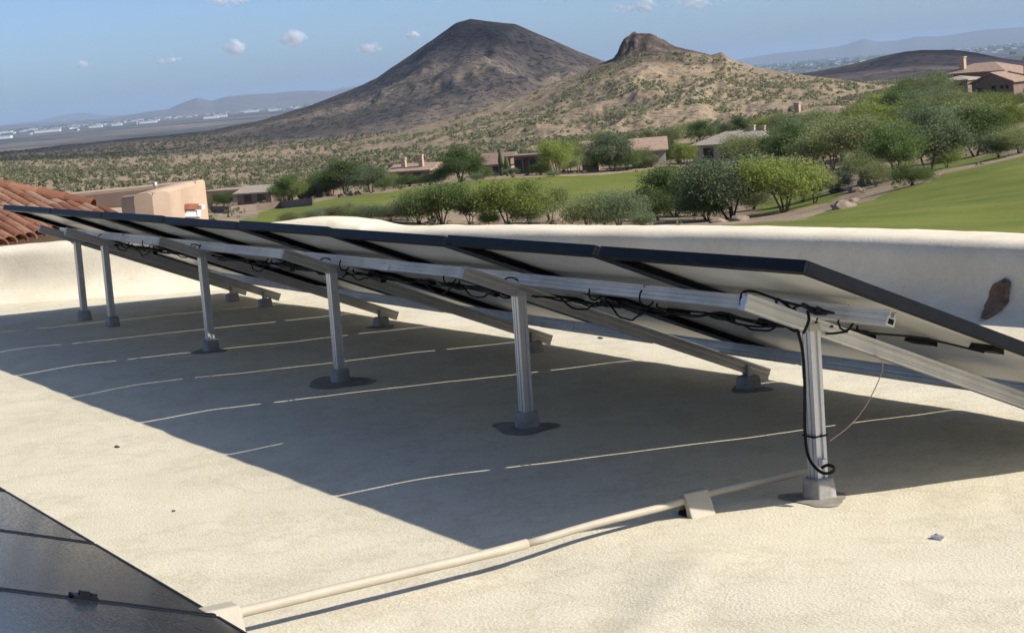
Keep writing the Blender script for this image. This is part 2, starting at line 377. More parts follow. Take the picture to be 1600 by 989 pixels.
# ------------------------------------------------------------------ terrain
CTRL = [  # pixel x, pixel y, distance
 (1600, 372, 62), (1350, 362, 66), (1100, 356, 82), (1600, 245, 150), (1450, 292, 125), (1300, 332, 108), (1190, 350, 95),
 (1225, 330, 150), (1130, 342, 150), (1000, 352, 145), (830, 352, 150), (690, 352, 155), (560, 345, 160), (450, 350, 150), (300, 345, 150), (0, 345, 150),
 (1330, 285, 185), (1450, 262, 215), (1540, 247, 210), (1600, 232, 205), (1230, 292, 215), (1100, 318, 190),
 (930, 300, 235), (800, 325, 195), (1000, 276, 300), (750, 292, 270), (550, 322, 215), (400, 336, 220),
 (1150, 250, 340), (1030, 262, 335), (940, 268, 335), (830, 271, 335), (720, 283, 325), (640, 289, 340), (540, 304, 320), (440, 316, 320), (330, 322, 330), (150, 318, 330), (0, 318, 330),
 (1250, 228, 340), (1350, 212, 330), (1450, 190, 340), (1560, 157, 380), (1600, 193, 290), (1500, 160, 400), (1600, 150, 400),
 (1250, 196, 480), (1100, 212, 480), (950, 225, 480), (750, 245, 480), (550, 272, 480), (350, 293, 480), (100, 290, 480), (0, 288, 480), (1500, 150, 520),
 (1400, 143, 800), (1550, 128, 800), (1200, 176, 700), (1000, 204, 700), (800, 220, 700), (600, 240, 750), (400, 262, 750), (200, 268, 750), (0, 272, 750),
 (1500, 125, 1300), (1350, 135, 1300), (1100, 155, 1300), (800, 185, 1300), (600, 213, 1300), (400, 230, 1300), (200, 244, 1300), (0, 252, 1300),
 (1600, 108, 2000), (1300, 128, 2000), (1000, 150, 2000), (700, 180, 2000), (400, 205, 2000), (330, 212, 2000), (200, 226, 2000), (0, 243, 2000),
]
_P = []; _S = []
for u, v, r in CTRL:
    a, s = azslope(u, v); _P.append((a*6.0, math.log(r))); _S.append(s*1000)
_P = np.array(_P); _S = np.array(_S)
def _tps(d2): return np.where(d2 > 1e-12, 0.5*d2*np.log(np.maximum(d2, 1e-12)), 0.0)
_n = len(_P)
_K = _tps(((_P[:, None]-_P[None])**2).sum(-1))+np.eye(_n)*0.004
_A = np.zeros((_n+3, _n+3)); _A[:_n, :_n] = _K; _A[:_n, _n] = 1; _A[:_n, _n+1:] = _P; _A[_n, :_n] = 1; _A[_n+1:, :_n] = _P.T
_W = np.linalg.solve(_A, np.concatenate([_S, np.zeros(3)]))
AZL = azslope(-30, 300)[0]; AZR = azslope(1630, 300)[0]
PLAIN = -92.0
def ground_z(az, r):
    az = np.asarray(az, float); r = np.asarray(r, float)
    shp = np.broadcast(az, r).shape
    a = np.clip(np.broadcast_to(az, shp), AZL, AZR).ravel()*6.0
    lr = np.log(np.clip(np.broadcast_to(r, shp), 60.0, 2000.0)).ravel()
    res = np.zeros(a.size)
    for i in range(0, a.size, 40000):
        q = np.stack([a[i:i+40000], lr[i:i+40000]], -1)
        d2 = ((q[:, None]-_P[None])**2).sum(-1)
        res[i:i+40000] = _tps(d2)@_W[:_n]+_W[_n]+q@_W[_n+1:]
    s = res.reshape(shp)/1000.0
    rc = np.clip(r, 60.0, 2000.0)
    z = CAM[2]+s*rc
    x, y = polar(az, r)
    z = z+fbm(x/24.0, y/24.0, 4, 2)*0.55*sstep(62, 85, r)*(1-sstep(230, 380, r))
    z = z+fbm(x/55.0, y/55.0, 3, 4)*0.5*sstep(200, 420, r)+fbm(x/240.0, y/240.0, 9, 4)*2.0*sstep(500, 1100, r)
    z = z*(1-sstep(2000, 4300, r))+(PLAIN+fbm(x/2600.0, y/2600.0, 5, 3)*5.0*(1-sstep(20000, 30000, r)))*sstep(2000, 4300, r)
    z = z*sstep(30, 60, r)+(-6.5)*(1-sstep(30, 60, r))
    return z
def hit(u, v, r0=40.0, r1=3000.0):
    az, s = azslope(u, v)
    rr = np.exp(np.linspace(math.log(r0), math.log(r1), 700))
    d = (CAM[2]+s*rr)-ground_z(np.full_like(rr, az), rr)
    k = np.argmax(d < 0) if (d < 0).any() else len(rr)-1
    k = max(k, 1)
    t = d[k-1]/(d[k-1]-d[k]+1e-9) if d[k] < 0 else 1.0
    r = rr[k-1]+(rr[k]-rr[k-1])*t
    x, y = polar(az, r)
    return Vector((x, y, float(ground_z(az, r)))), r
def ground_at(u, r):
    az, s = azslope(u, 300); x, y = polar(az, r); return Vector((x, y, float(ground_z(az, r))))

FAIRWAYS = {
 'near_fairway': [(1040, 372), (1090, 355), (1190, 350), (1262, 340), (1322, 322), (1385, 300), (1440, 287), (1480, 270), (1545, 258), (1640, 236), (1900, 236), (1900, 420), (1000, 420)],
 'far_fairway': [(350, 349), (420, 326), (520, 311), (610, 300), (700, 287), (800, 279), (900, 275), (1000, 267), (1075, 262), (1110, 268), (1060, 300), (1030, 318), (960, 322), (900, 325), (850, 322), (760, 330), (690, 330), (600, 334), (520, 338), (440, 350)],
 'green_strip': [(1440, 262), (1455, 255), (1510, 245), (1560, 242), (1575, 247), (1530, 256), (1470, 266), (1445, 272)],
 'tee_ground': [(1170, 322), (1215, 306), (1290, 302), (1318, 306), (1300, 316), (1240, 327), (1180, 334)],
}
def poly_sd(px, py, poly):
    inside = np.zeros(px.shape, bool); d = np.full(px.shape, 1e9); n = len(poly)
    for i in range(n):
        ax, ay = poly[i]; bx, by = poly[(i+1) % n]
        t = np.clip(((px-ax)*(bx-ax)+(py-ay)*(by-ay))/((bx-ax)**2+(by-ay)**2+1e-9), 0, 1)
        d = np.minimum(d, np.hypot(px-ax-t*(bx-ax), py-ay-t*(by-ay)))
        c = ((ay > py) != (by > py)) & (px < (bx-ax)*(py-ay)/(by-ay+1e-12)+ax)
        inside ^= c
    return np.where(inside, -d, d)
fair_plan = {}
for k, pl in FAIRWAYS.items():
    pts = []
    for u, v in pl:
        p, r = hit(u, v, 45.0); pts.append((p.x, p.y))
    fair_plan[k] = pts

azs = np.concatenate([np.linspace(-math.pi, -0.34, 60, endpoint=False), np.linspace(-0.34, 0.34, 760), np.linspace(0.34, math.pi, 60)[1:]])
rs = np.concatenate([np.linspace(14, 60, 10, endpoint=False), np.exp(np.linspace(math.log(60), math.log(420), 260, endpoint=False)), np.exp(np.linspace(math.log(420), math.log(4300), 150, endpoint=False)), np.exp(np.linspace(math.log(4300), math.log(60000), 60))])
AZ, RR = np.meshgrid(azs, rs)
GZ = ground_z(AZ, RR); GX, GY = polar(AZ, RR)
na, nr = len(azs), len(rs)
idx = np.arange(na*nr).reshape(nr, na)
quads = np.stack([idx[:-1, :-1], idx[:-1, 1:], idx[1:, 1:], idx[1:, :-1]], -1).reshape(-1, 4)
V = np.stack([GX, GY, GZ], -1).reshape(-1, 3)
FC = V[quads].mean(1)
owner = np.zeros(len(quads), int)
for i, (k, pl) in enumerate(fair_plan.items()):
    sd = poly_sd(FC[:, 0], FC[:, 1], pl)+fbm(FC[:, 0]/6.0, FC[:, 1]/6.0, 21+i, 3)*1.2
    owner[(sd < 0) & (owner == 0)] = i+1
def sub_mesh(name, sel, mat):
    q = quads[sel]; u_, inv = np.unique(q, return_inverse=True)
    return obj(name, np_mesh(name, V[u_], inv.reshape(-1, 4), mat, True))
tag(sub_mesh('ground', owner == 0, MAT['ground']), 'tan desert ground running from the wash to the far plain', kind='structure')
for i, (k, lab) in enumerate((('near_fairway', 'bright green fairway sloping up behind the parapet at right'), ('far_fairway', 'green fairway between the wash trees and the row of houses'),
                              ('putting_green', 'short strip of green grass beyond the fairway edge at right'), ('tee_ground', 'small green patch under the wash trees'))):
    tag(sub_mesh(k, owner == i+1, MAT['grass']), lab, kind='structure')

def hill(name, label, sil, r0, df, db, mat, nz=1.0, na_=260, nr_=110, pf=1.5, pb=1.4, rockpow=1.0, gul=1.0, seed=0, base_drop=3.0, crag=None):
    A = [azslope(u, v) for u, v in sil]
    sa = np.array([a for a, s in A]); sz = np.array([CAM[2]+s*r0 for a, s in A])
    az = np.linspace(sa[0], sa[-1], na_); r = np.concatenate([np.linspace(r0-df, r0, int(nr_*.7), endpoint=False), np.linspace(r0, r0+db, int(nr_*.3))])
    AZ, RR = np.meshgrid(az, r)
    zs = np.interp(AZ, sa, sz); gb = ground_z(AZ, RR); g0 = ground_z(AZ, np.full_like(RR, r0))
    t = np.where(RR < r0, (RR-r0)/df, (RR-r0)/db)
    g = np.where(t < 0, np.clip(1+t, 0, 1)**pf, np.clip(1-t, 0, 1)**pb)
    x, y = polar(AZ, RR)
    amp = np.maximum(zs-g0, 0)
    L = r0*0.05
    gn = 1-np.abs(fbm(AZ*r0/L, RR/(L*3.5), seed+31, 5))*2     # gullies run down the slope
    fine = fbm(x/(L*0.35), y/(L*0.35), seed+7, 5)
    h = amp*g
    h = h+amp*gul*0.10*(gn-0.6)*np.clip(g*(1-g)*4, 0, 1)+fine*nz*(0.012*r0/10)*np.clip(h/12.0, 0, 1)*np.where(np.abs(t) < .02, .35, 1.0)
    if crag is not None: h = crag(h, AZ, RR, amp, g, x, y)
    edge = np.minimum(np.minimum(AZ-az[0], az[-1]-AZ)/(az[-1]-az[0])*12, 1)
    z = gb+h*np.clip(edge, 0, 1)-base_drop*(1-np.clip(h/6.0, 0, 1))
    n, m = z.shape; idx = np.arange(n*m).reshape(n, m)
    fq = np.stack([idx[:-1, :-1], idx[:-1, 1:], idx[1:, 1:], idx[1:, :-1]], -1).reshape(-1, 4)
    me = np_mesh(name, np.stack([x, y, z], -1).reshape(-1, 3), fq, mat, True)
    at = me.attributes.new('rock', 'FLOAT', 'POINT')
    gy, gx = np.gradient(z); 
    rk = (np.clip(h/np.maximum(amp.max(), 1), 0, 1)**rockpow)*0.45+np.clip(fine, -1, 1)*0.15
    if crag is not None: rk = rk+CRAG[-1]*0.9
    at.data.foreach_set('value', rk.ravel().astype(np.float32))
    o = obj(name, me); tag(o, label, kind='structure'); return o, (AZ, RR, x, y, z, h, amp)

CRAG = []
def crag(h, AZ, RR, amp, g, x, y):
    """rock knob standing on the crest: steep on its left, stepped and blocky"""
    u = (AZ-azslope(1000, 60)[0])*1000.0          # metres across
    d = (RR-992.0)
    blk = fbm(x/5.0, y/5.0, 78, 4)
    top = np.interp(u, [-14.5, -12.5, -10, -7, -3, 1, 6, 10, 14, 18, 23], [0, 2.0, 6.4, 8.6, 9.2, 8.8, 7.4, 5.0, 2.2, 0.8, 0])
    fall = np.interp(np.abs(d)/(1+0.25*blk), [0, 7, 11, 16, 24], [1, 0.96, 0.72, 0.30, 0])
    step = np.floor(vnoise(x/4.0, y/4.0, 79)*3)/3*1.6
    k = np.clip(top*fall+(step-0.8+blk*1.2)*np.clip(top/3, 0, 1)*np.clip(fall*1.4, 0, 1)*(np.abs(d) > 3), 0, 20)
    CRAG.append(np.clip(k/2.0, 0, 1))
    # second small outcrop further right and a broken band under the knob
    u2 = (AZ-azslope(1126, 85)[0])*1000.0
    k = k+0.9*np.exp(-(u2/3.5)**2-((RR-996)/7.0)**2)
    return h+k
mount, MG = hill('mountain', 'broad dark mountain with flat summit in cloud shadow',
    [(-260, 258), (-100, 246), (0, 237), (100, 226), (200, 216), (250, 211), (330, 203), (400, 191), (480, 167), (540, 144), (585, 124), (612, 106), (640, 88), (680, 60), (712, 37), (735, 30), (770, 34), (805, 38), (830, 49), (870, 66), (905, 82), (945, 96), (1000, 122), (1060, 140), (1150, 150), (1300, 148)],
    2300, 1000, 900, MAT['mountain'], nz=0.9, na_=420, nr_=150, pf=1.7, seed=3, gul=2.4)
rocky, HG = hill('hill', 'tan rocky hill with a dark crag on top',
    [(480, 232), (520, 226), (600, 212), (700, 186), (800, 155), (880, 124), (930, 103), (960, 91), (985, 81), (1020, 74), (1050, 74), (1080, 79), (1112, 87), (1128, 84), (1142, 93), (1180, 105), (1250, 117), (1320, 126), (1390, 132), (1460, 142), (1540, 152)],
    1000, 420, 500, MAT['hill'], nz=0.7, na_=640, nr_=240, pf=1.25, rockpow=2.2, seed=5, gul=2.0, crag=crag)
low, LG = hill('low_hill', 'low dark hill in cloud shadow behind the hillside villas',
    [(1080, 146), (1160, 131), (1240, 117), (1290, 109), (1340, 99), (1380, 88), (1415, 81), (1440, 79), (1490, 78), (1525, 83), (1570, 92), (1640, 100), (1760, 104)],
    2200, 600, 500, MAT['dark_hill'], nz=0.5, na_=260, nr_=90, seed=8)
hill('far_ridge', 'hazy blue mountain range on the left horizon',
    [(-300, 222), (0, 197), (60, 193), (130, 190), (190, 182), (230, 175), (262, 171), (285, 161), (308, 153), (330, 158), (352, 152), (385, 148), (405, 147), (430, 146), (455, 143), (490, 142), (520, 143), (560, 136), (620, 140), (760, 132)],
    24000, 3000, 3000, MAT['far_ridge'], nz=0.10, na_=240, nr_=40, seed=13, pf=1.2)
hill('far_ridge', 'faintest pale range beyond the left horizon range',
    [(-200, 214), (0, 196), (60, 189), (100, 180), (130, 176), (160, 180), (200, 180), (300, 170), (480, 152), (540, 136), (580, 132), (700, 130)],
    42000, 4000, 4000, MAT['far_ridge'], nz=0.06, na_=160, nr_=30, seed=14, pf=1.2)
hill('far_ridge', 'pale blue range along the right horizon',
    [(1080, 103), (1150, 94), (1210, 84), (1260, 79), (1305, 74), (1325, 69), (1350, 61), (1370, 66), (1400, 64), (1430, 58), (1470, 57), (1510, 51), (1545, 46), (1600, 43), (1700, 38), (1900, 30)],
    34000, 4000, 4000, MAT['far_ridge'], nz=0.08, na_=200, nr_=36, seed=15, pf=1.2)

# ------------------------------------------------------------------ the roof we stand on
def deck_z(x, y):
    x = np.asarray(x, float); y = np.asarray(y, float)
    z = -0.030*sstep(-0.62, -1.05, y)*(1-0.5*sstep(0.2, 1.5, x))
    z = z+0.010*fbm(x*0.7, y*0.7, 41, 3)*sstep(0.15, 0.6, np.abs(y-0.0))+0.0035*fbm(x*5.0, y*5.0, 43, 3)
    z = z+0.012*np.exp(-((x-0.55+0.9*(y+0.9))/0.10)**2)*sstep(0.1, 0.5, x)
    return z
xs = np.arange(-12.6, 7.6, 0.045); ys = np.arange(-7.5, 3.4, 0.045)
X, Y = np.meshgrid(xs, ys); Z = deck_z(X, Y)
n, m = Z.shape; idx = np.arange(n*m).reshape(n, m)
fq = np.stack([idx[:-1, :-1], idx[:-1, 1:], idx[1:, 1:], idx[1:, :-1]], -1).reshape(-1, 4)
PATH = [(9, 1.6, .35), (6, 2.5, .35), (3.5, 2.9, .35), (1.5, 3.03, .35), (0, 3.07, .35), (-2.35, 3.06, .35), (-3.26, 3.05, .35), (-4.24, 2.96, .352), (-5.3, 2.79, .35), (-6.4, 2.56, .348), (-7.2, 2.46, .337),
        (-7.85, 2.37, .332), (-8.08, 2.28, .375), (-8.25, 2.14, .415), (-8.40, 1.98, .422), (-8.62, 1.72, .405), (-8.95, 1.28, .39), (-9.42, 0.62, .385), (-9.92, 0.06, .385), (-10.6, -0.8, .385), (-11.4, -2.2, .385), (-12.0, -4.5, .385), (-12.2, -7.5, .385)]
def catmull(P, n=10):
    P = [np.array(p, float) for p in P]; out = []
    for i in range(len(P)-1):
        a, b, c, d = P[max(i-1, 0)], P[i], P[i+1], P[min(i+2, len(P)-1)]
        for k in range(n):
            t = k/n; out.append(0.5*((2*b)+(-a+c)*t+(2*a-5*b+4*c-d)*t*t+(-a+3*b-3*c+d)*t**3))
    out.append(P[-1]); return np.array(out)
path = catmull(PATH, 14)
inside_ = poly_sd(X.ravel(), Y.ravel(), [(q[0], q[1]) for q in path[::4]]+[(-12.2, -7.6), (9.0, -7.6)]) < 0
fq = fq[inside_[fq].all(1)]
tag(obj('roof_deck', np_mesh('roof_deck', np.stack([X, Y, Z], -1).reshape(-1, 3), fq, MAT['deck'], True)), 'cream foam coated flat roof deck', kind='structure')

PROF = [(-0.62, -0.03), (-0.50, 0.004), (-0.42, 0.020), (-0.34, 0.05), (-0.285, 0.10), (-0.25, 0.17), (-0.235, 0.25), (-0.225, 0.80), (-0.215, 0.90), (-0.185, 0.965), (-0.13, 0.99), (-0.05, 1.0), (0.05, 0.99), (0.13, 0.96), (0.17, 0.90), (0.185, 0.80), (0.19, 0.3)]
vs_ = []; prev = None
for i, q in enumerate(path):
    t = path[min(i+1, len(path)-1)]-path[max(i-1, 0)]; t = t[:2]/np.linalg.norm(t[:2])
    inn = np.array([-t[1], t[0]])     # path runs from right to left, so the inner side lies to its left
    s = i*0.07
    for (o, hz) in PROF:
        zz = hz if hz < 0.26 else 0.25+(q[2]-0.25)*(hz-0.25)/0.75
        if hz == 0.80: zz = q[2]-0.075
        if hz == 0.90: zz = q[2]-0.04
        if hz == 0.965: zz = q[2]-0.013
        if hz == 0.3: zz = -6.0
        w = fbm(np.array([q[0]*1.7+o*2]), np.array([q[1]*1.7+hz*4]), 51, 4)[0]
        w2 = fbm(np.array([q[0]*9+o*3]), np.array([q[1]*9+hz*11]), 57, 3)[0]
        oo = o+0.016*w+0.003*w2; z2 = zz+(0.010*w+0.003*w2)*(1 if hz != 0.3 else 0)
        vs_.append((q[0]-inn[0]*oo*-1*-1, q[1]-inn[1]*oo*-1*-1, z2))
vs_ = np.array(vs_); k = len(PROF); npth = len(path)
idx = np.arange(npth*k).reshape(npth, k)
fq = np.stack([idx[:-1, :-1], idx[:-1, 1:], idx[1:, 1:], idx[1:, :-1]], -1).reshape(-1, 4)
par = empty('parapet_wall', (-2.3, 3.0, 0))
tag(par, 'low cream foam coated parapet wall curving round the roof edge', 'wall')
def keep(o, parent):
    o.parent = parent; o.matrix_parent_inverse = parent.matrix_world.inverted(); return o
def kid(o, parent):
    """parent a mesh already modelled in world space"""
    o.parent = parent
    o.matrix_parent_inverse = Matrix.LocRotScale(parent.location, parent.rotation_euler, None).inverted()
    return o
pw = kid(obj('wall_body', np_mesh('wall_body', vs_, fq, MAT['parapet'], True)), par)

# scupper: eroded brown patch low in the parapet, foam broken away
def face_y(z): return 3.06-np.interp(z, [0.0, 0.02, 0.05, 0.10, 0.17, 0.25, 0.30], [0.50, 0.42, 0.34, 0.285, 0.25, 0.235, 0.23])
def patch(cx_, cz_, w, h, seed, off, nm, mat, irr=0.3, dent=0.0, parent=None):
    r_ = random.Random(seed); n_ = 40; m_ = 9; vs2 = []; fs = []
    rad = [1+irr*(r_.random()-0.5)+0.12*math.sin(2*a_*6.283/n_+seed) for a_ in range(n_)]
    for j in range(1, m_+1):
        f = j/m_
        for i in range(n_):
            a_ = 2*math.pi*i/n_; x_ = cx_+w*math.cos(a_)*rad[i]*f; z_ = max(cz_+h*math.sin(a_)*rad[i]*f, 0.028)
            bumpy = float(fbm(np.array([x_*40]), np.array([z_*40]), seed, 3)[0])
            vs2.append((x_, float(face_y(z_))-off-0.006*bumpy*(1-f)-(0.004 if j == m_-1 else 0)+(0.030 if j == m_ else 0), z_))
    vs2.append((cx_, float(face_y(cz_))-off, cz_)); c_ = len(vs2)-1
    for j in range(m_-1):
        for i in range(n_): fs.append((j*n_+i, j*n_+(i+1) % n_, (j+1)*n_+(i+1) % n_, (j+1)*n_+i))
    for i in range(n_): fs.append((c_, i, (i+1) % n_))
    mb = MB(); mb.add(vs2, fs); return kid(mb.build(nm, mat, smooth=True), par)
patch(-2.215, 0.112, 0.060, 0.078, 4, 0.034, 'scupper_patch', MAT['stain'], 0.22)

# ------------------------------------------------------------------ solar array
TILT = 0.40718; CT, ST = math.cos(TILT), math.sin(TILT)
PX0, PW, PL, GAP = 0.385, 1.046, 1.66, 0.0355
TOP_Y, TOP_Z = -0.2938, 0.7578          # upper edge of the glass plane
def slope_pt(x, t, n=0.0):
    """t metres down the slope from the upper edge, n metres along the outward normal"""
    return Vector((x, TOP_Y+t*CT+n*ST, TOP_Z-t*ST+n*CT))
FT = 0.034
def panel_meshes(w, l):
    """local axes: x along the row, y down the slope, z outward; origin at upper right corner"""
    fr = MB()
    for a, b in (((0, 0), (w, 0.012)), ((0, l-0.012), (w, l)), ((0, 0.012), (0.012, l-0.012)), ((w-0.012, 0.012), (w, l-0.012))):
        fr.box(((a[0]+b[0])/2, (a[1]+b[1])/2, -FT/2), ((b[0]-a[0])/2, (b[1]-a[1])/2, FT/2))
    for a, b in (((0.012, 0.012), (w-0.012, 0.034)), ((0.012, l-0.034), (w-0.012, l-0.012)), ((0.012, 0.034), (0.040, l-0.034)), ((w-0.040, 0.034), (w-0.012, l-0.034))):
        fr.box(((a[0]+b[0])/2, (a[1]+b[1])/2, -FT+0.001), ((b[0]-a[0])/2, (b[1]-a[1])/2, 0.001))
    gl = MB(); gl.box((w/2, l/2, -0.004), (w/2-0.0125, l/2-0.0125, 0.0022))
    bs = MB(); bs.box((w/2, l/2, -0.0078), (w/2-0.0125, l/2-0.0125, 0.0008))
    jb = MB(); jb.box((0, 0, 0), (0.055, 0.020, 0.009), taper=0.9)
    return fr.mesh('frame', MAT['black_frame']), gl.mesh('glass', MAT['glass']), bs.mesh('backsheet', MAT['backsheet']), jb.mesh('junction_box', MAT['box_black'])
FRM, GLS, BCK, JBX = panel_meshes(PW-GAP, PL)
def panel(name, label, group, origin, tilt, boxes=True, parent_kind='solar panel'):
    e = empty(name, origin)
    # local x -> -x is avoided: x stays +x, y runs down the slope (+y), z outward
    e.rotation_euler = (-tilt, 0, 0)
    tag(e, label, parent_kind, group)
    f = obj('frame', FRM, e); md = f.modifiers.new('bevel', 'BEVEL'); md.width = 0.0012; md.segments = 1
    obj('glass', GLS, e); b = obj('backsheet', BCK, e)
    if boxes:
        for q in (0.22, 0.5, 0.78):
            obj('junction_box', JBX, b, (q*(PW-GAP), 0.885, -0.0175))
    return e
ORD = ['nearest', 'second nearest', 'third nearest', 'fourth nearest', 'fifth nearest', 'sixth nearest', 'second farthest', 'farthest']
panels = []
for k in range(8):
    xr = PX0-k*PW; xl = xr-(PW-GAP)
    lab = {0: 'solar panel at the near right end of the raised array, its side edge showing', 7: 'solar panel at the far left end of the raised array, by the tile roof'}.get(k, ORD[k]+' solar panel of the raised array, counted from its right end' if k < 6 else 'solar panel next to the far left end one on the raised array')
    jit = [0, .002, -.002, .003, -.002, .002, 0, .003][k]
    panels.append(panel('solar_panel', lab, 'panels of the raised array', (xl, TOP_Y, TOP_Z+jit), TILT+[0, .002, -.001, .002, -.002, .001, 0, .002][k]))
panels[0].scale.x = 1.022
panels[7].scale.x = 1.10; panels[7].location.x -= 0.10

# rail and post sections (side, up), metres
RAIL = [(-.020, -.030), (.020, -.030), (.020, -.016), (.0165, -.013), (.020, -.010), (.020, .004), (.014, .010), (.014, .016), (.022, .024), (.022, .030), (.016, .030), (.008, .020), (.007, .004), (-.007, .004), (-.008, .020), (-.016, .030), (-.022, .030), (-.022, .024), (-.014, .016), (-.014, .010), (-.020, .004), (-.020, -.010), (-.0165, -.013), (-.020, -.016)]
RAFT = [(-.019, -.036), (.019, -.036), (.019, -.022), (.0145, -.019), (.0145, -.010), (.019, -.007), (.019, .012), (.0150, .015), (.0150, .019), (.019, .022), (.019, .036), (.006, .036), (.006, .024), (-.006, .024), (-.006, .036), (-.019, .036), (-.019, .022), (-.0150, .019), (-.0150, .015), (-.019, .012), (-.019, -.007), (-.0145, -.010), (-.0145, -.019), (-.019, -.022)]
POST = [(-.033, -.026), (-.011, -.026), (-.011, -.017), (-.003, -.017), (-.003, -.026), (.016, -.026), (.016, -.019), (.022, -.019), (.022, -.026), (.033, -.026), (.033, .026), (.012, .026), (.012, .018), (-.012, .018), (-.012, .026), (-.033, .026), (-.033, .010), (-.024, .010), (-.024, -.006), (-.033, -.006)]
RAIL = [(x*0.78, y*0.72) for x, y in RAIL]; RAFT = [(x*0.78, y*0.66) for x, y in RAFT]; POST = [(x*0.70, y*0.70) for x, y in POST]
RH2, FHH = 0.0216, 0.0238        # half heights of rail and rafter
RT1, RT2 = 0.385, 1.33                 # rails, metres down the slope
# rails run under the frames
def rail(name, label, t, x0, x1):
    e = empty(name, slope_pt(x0, t, -FT-0.03)); tag(e, label, 'rail', 'rails of the raised array')
    cuts = [x0, -2.95, -6.1, x1]; a = x0
    for i in range(len(cuts)-1):
        mb = MB(); p0, p1 = slope_pt(cuts[i]-(0.002 if i else 0), t, -FT-RH2-0.0005), slope_pt(cuts[i+1]+0.002, t, -FT-RH2-0.0005)
        mb.extrude(RAIL, p0, p1, (0, ST, CT)); kid(mb.build('rail_length', MAT['alu']), e)
        if i:
            mb = MB(); mb.box(slope_pt(cuts[i], t, -FT-0.035), (0.07, 0.0180, 0.0115), mat=Matrix.Rotation(-TILT, 3, 'X')); kid(mb.build('splice', MAT['alu']), e)
    return e
def end_hole_shade(e, t, x):  # solid black block stands in for the shade inside the rail's hollow end
    mb = MB(); mb.box(slope_pt(x+0.0006, t, -FT-RH2-0.0098), (0.001, 0.009, 0.0075), mat=Matrix.Rotation(-TILT, 3, 'X')); kid(mb.build('end_shade_block', MAT['box_black']), e)
r1_ = rail('mounting_rail', 'upper aluminium rail under the raised panels, its open end at right', RT1, 0.335, -7.98); end_hole_shade(r1_, RT1, 0.335)
rail('mounting_rail', 'lower aluminium rail close to the roof under the raised panels', RT2, 0.36, -7.98)

NR = Vector((0, ST, CT))
RC = FT+2*RH2+0.001+FHH                    # rafter centre below the glass plane
TOPX = [0.0, -1.745, -3.485, -5.20, -6.95, -7.54]
POSTS = [(x-d, 0.014) for x, d in zip(TOPX, (0.010, 0.022, 0.018, 0.012, 0.016, 0.02))]
FEET = [(x+0.012, 1.0) for x in TOPX]
FLAB = ['support frame nearest the camera, with the cable down its post', 'second support frame from the near end, standing on a dark sealant patch', 'third support frame from the near end of the array', 'fourth support frame from the near end of the array', 'support frame next to the far end of the array', 'support frame at the far end of the array, by the left parapet']
def smooth_patch(cx, cy, w, h, seed, z=0.002):
    r_ = random.Random(seed); n = 30; ring = []
    for i in range(n):
        a = 2*math.pi*i/n; k = 1+0.16*math.sin(3*a+seed)+0.10*(r_.random()-0.5)
        x, y = cx+w*math.cos(a)*k, cy+h*math.sin(a)*k
        ring.append((x, y, float(deck_z(x, y))+z))
    ring2 = [(cx+(x-cx)*0.6, cy+(y-cy)*0.6, float(deck_z(cx+(x-cx)*.6, cy+(y-cy)*.6))+z+0.003) for x, y, _ in ring]
    mb = MB(); mb.add(ring+ring2+[(cx, cy, float(deck_z(cx, cy))+z+0.006)], [(i, (i+1) % n, n+(i+1) % n, n+i) for i in range(n)]+[(n+i, n+(i+1) % n, 2*n) for i in range(n)])
    return mb
def footing(cx, cy, w, d, h, seed, rz=0.0):
    r_ = random.Random(seed); z0 = float(deck_z(cx, cy)); n = 14; rings = []
    for (s, z) in ((1.10, -0.01), (1.04, 0.012), (1.0, 0.03), (0.97, h-0.008), (0.90, h), (0.0, h+0.001)):
        for i in range(n):
            a = 2*math.pi*i/n+0.22
            cx_, sy_ = math.cos(a), math.sin(a); k = 1/max(abs(cx_), abs(sy_))**0.75
            k *= s*(1+0.05*(r_.random()-0.5))
            x_, y_ = w*cx_*k, d*sy_*k
            rings.append((cx+x_*math.cos(rz)-y_*math.sin(rz), cy+x_*math.sin(rz)+y_*math.cos(rz), z0+z))
    mb = MB(); fs = []
    for j in range(5):
        for i in range(n): fs.append((j*n+i, j*n+(i+1) % n, (j+1)*n+(i+1) % n, (j+1)*n+i))
    mb.add(rings, fs); return mb
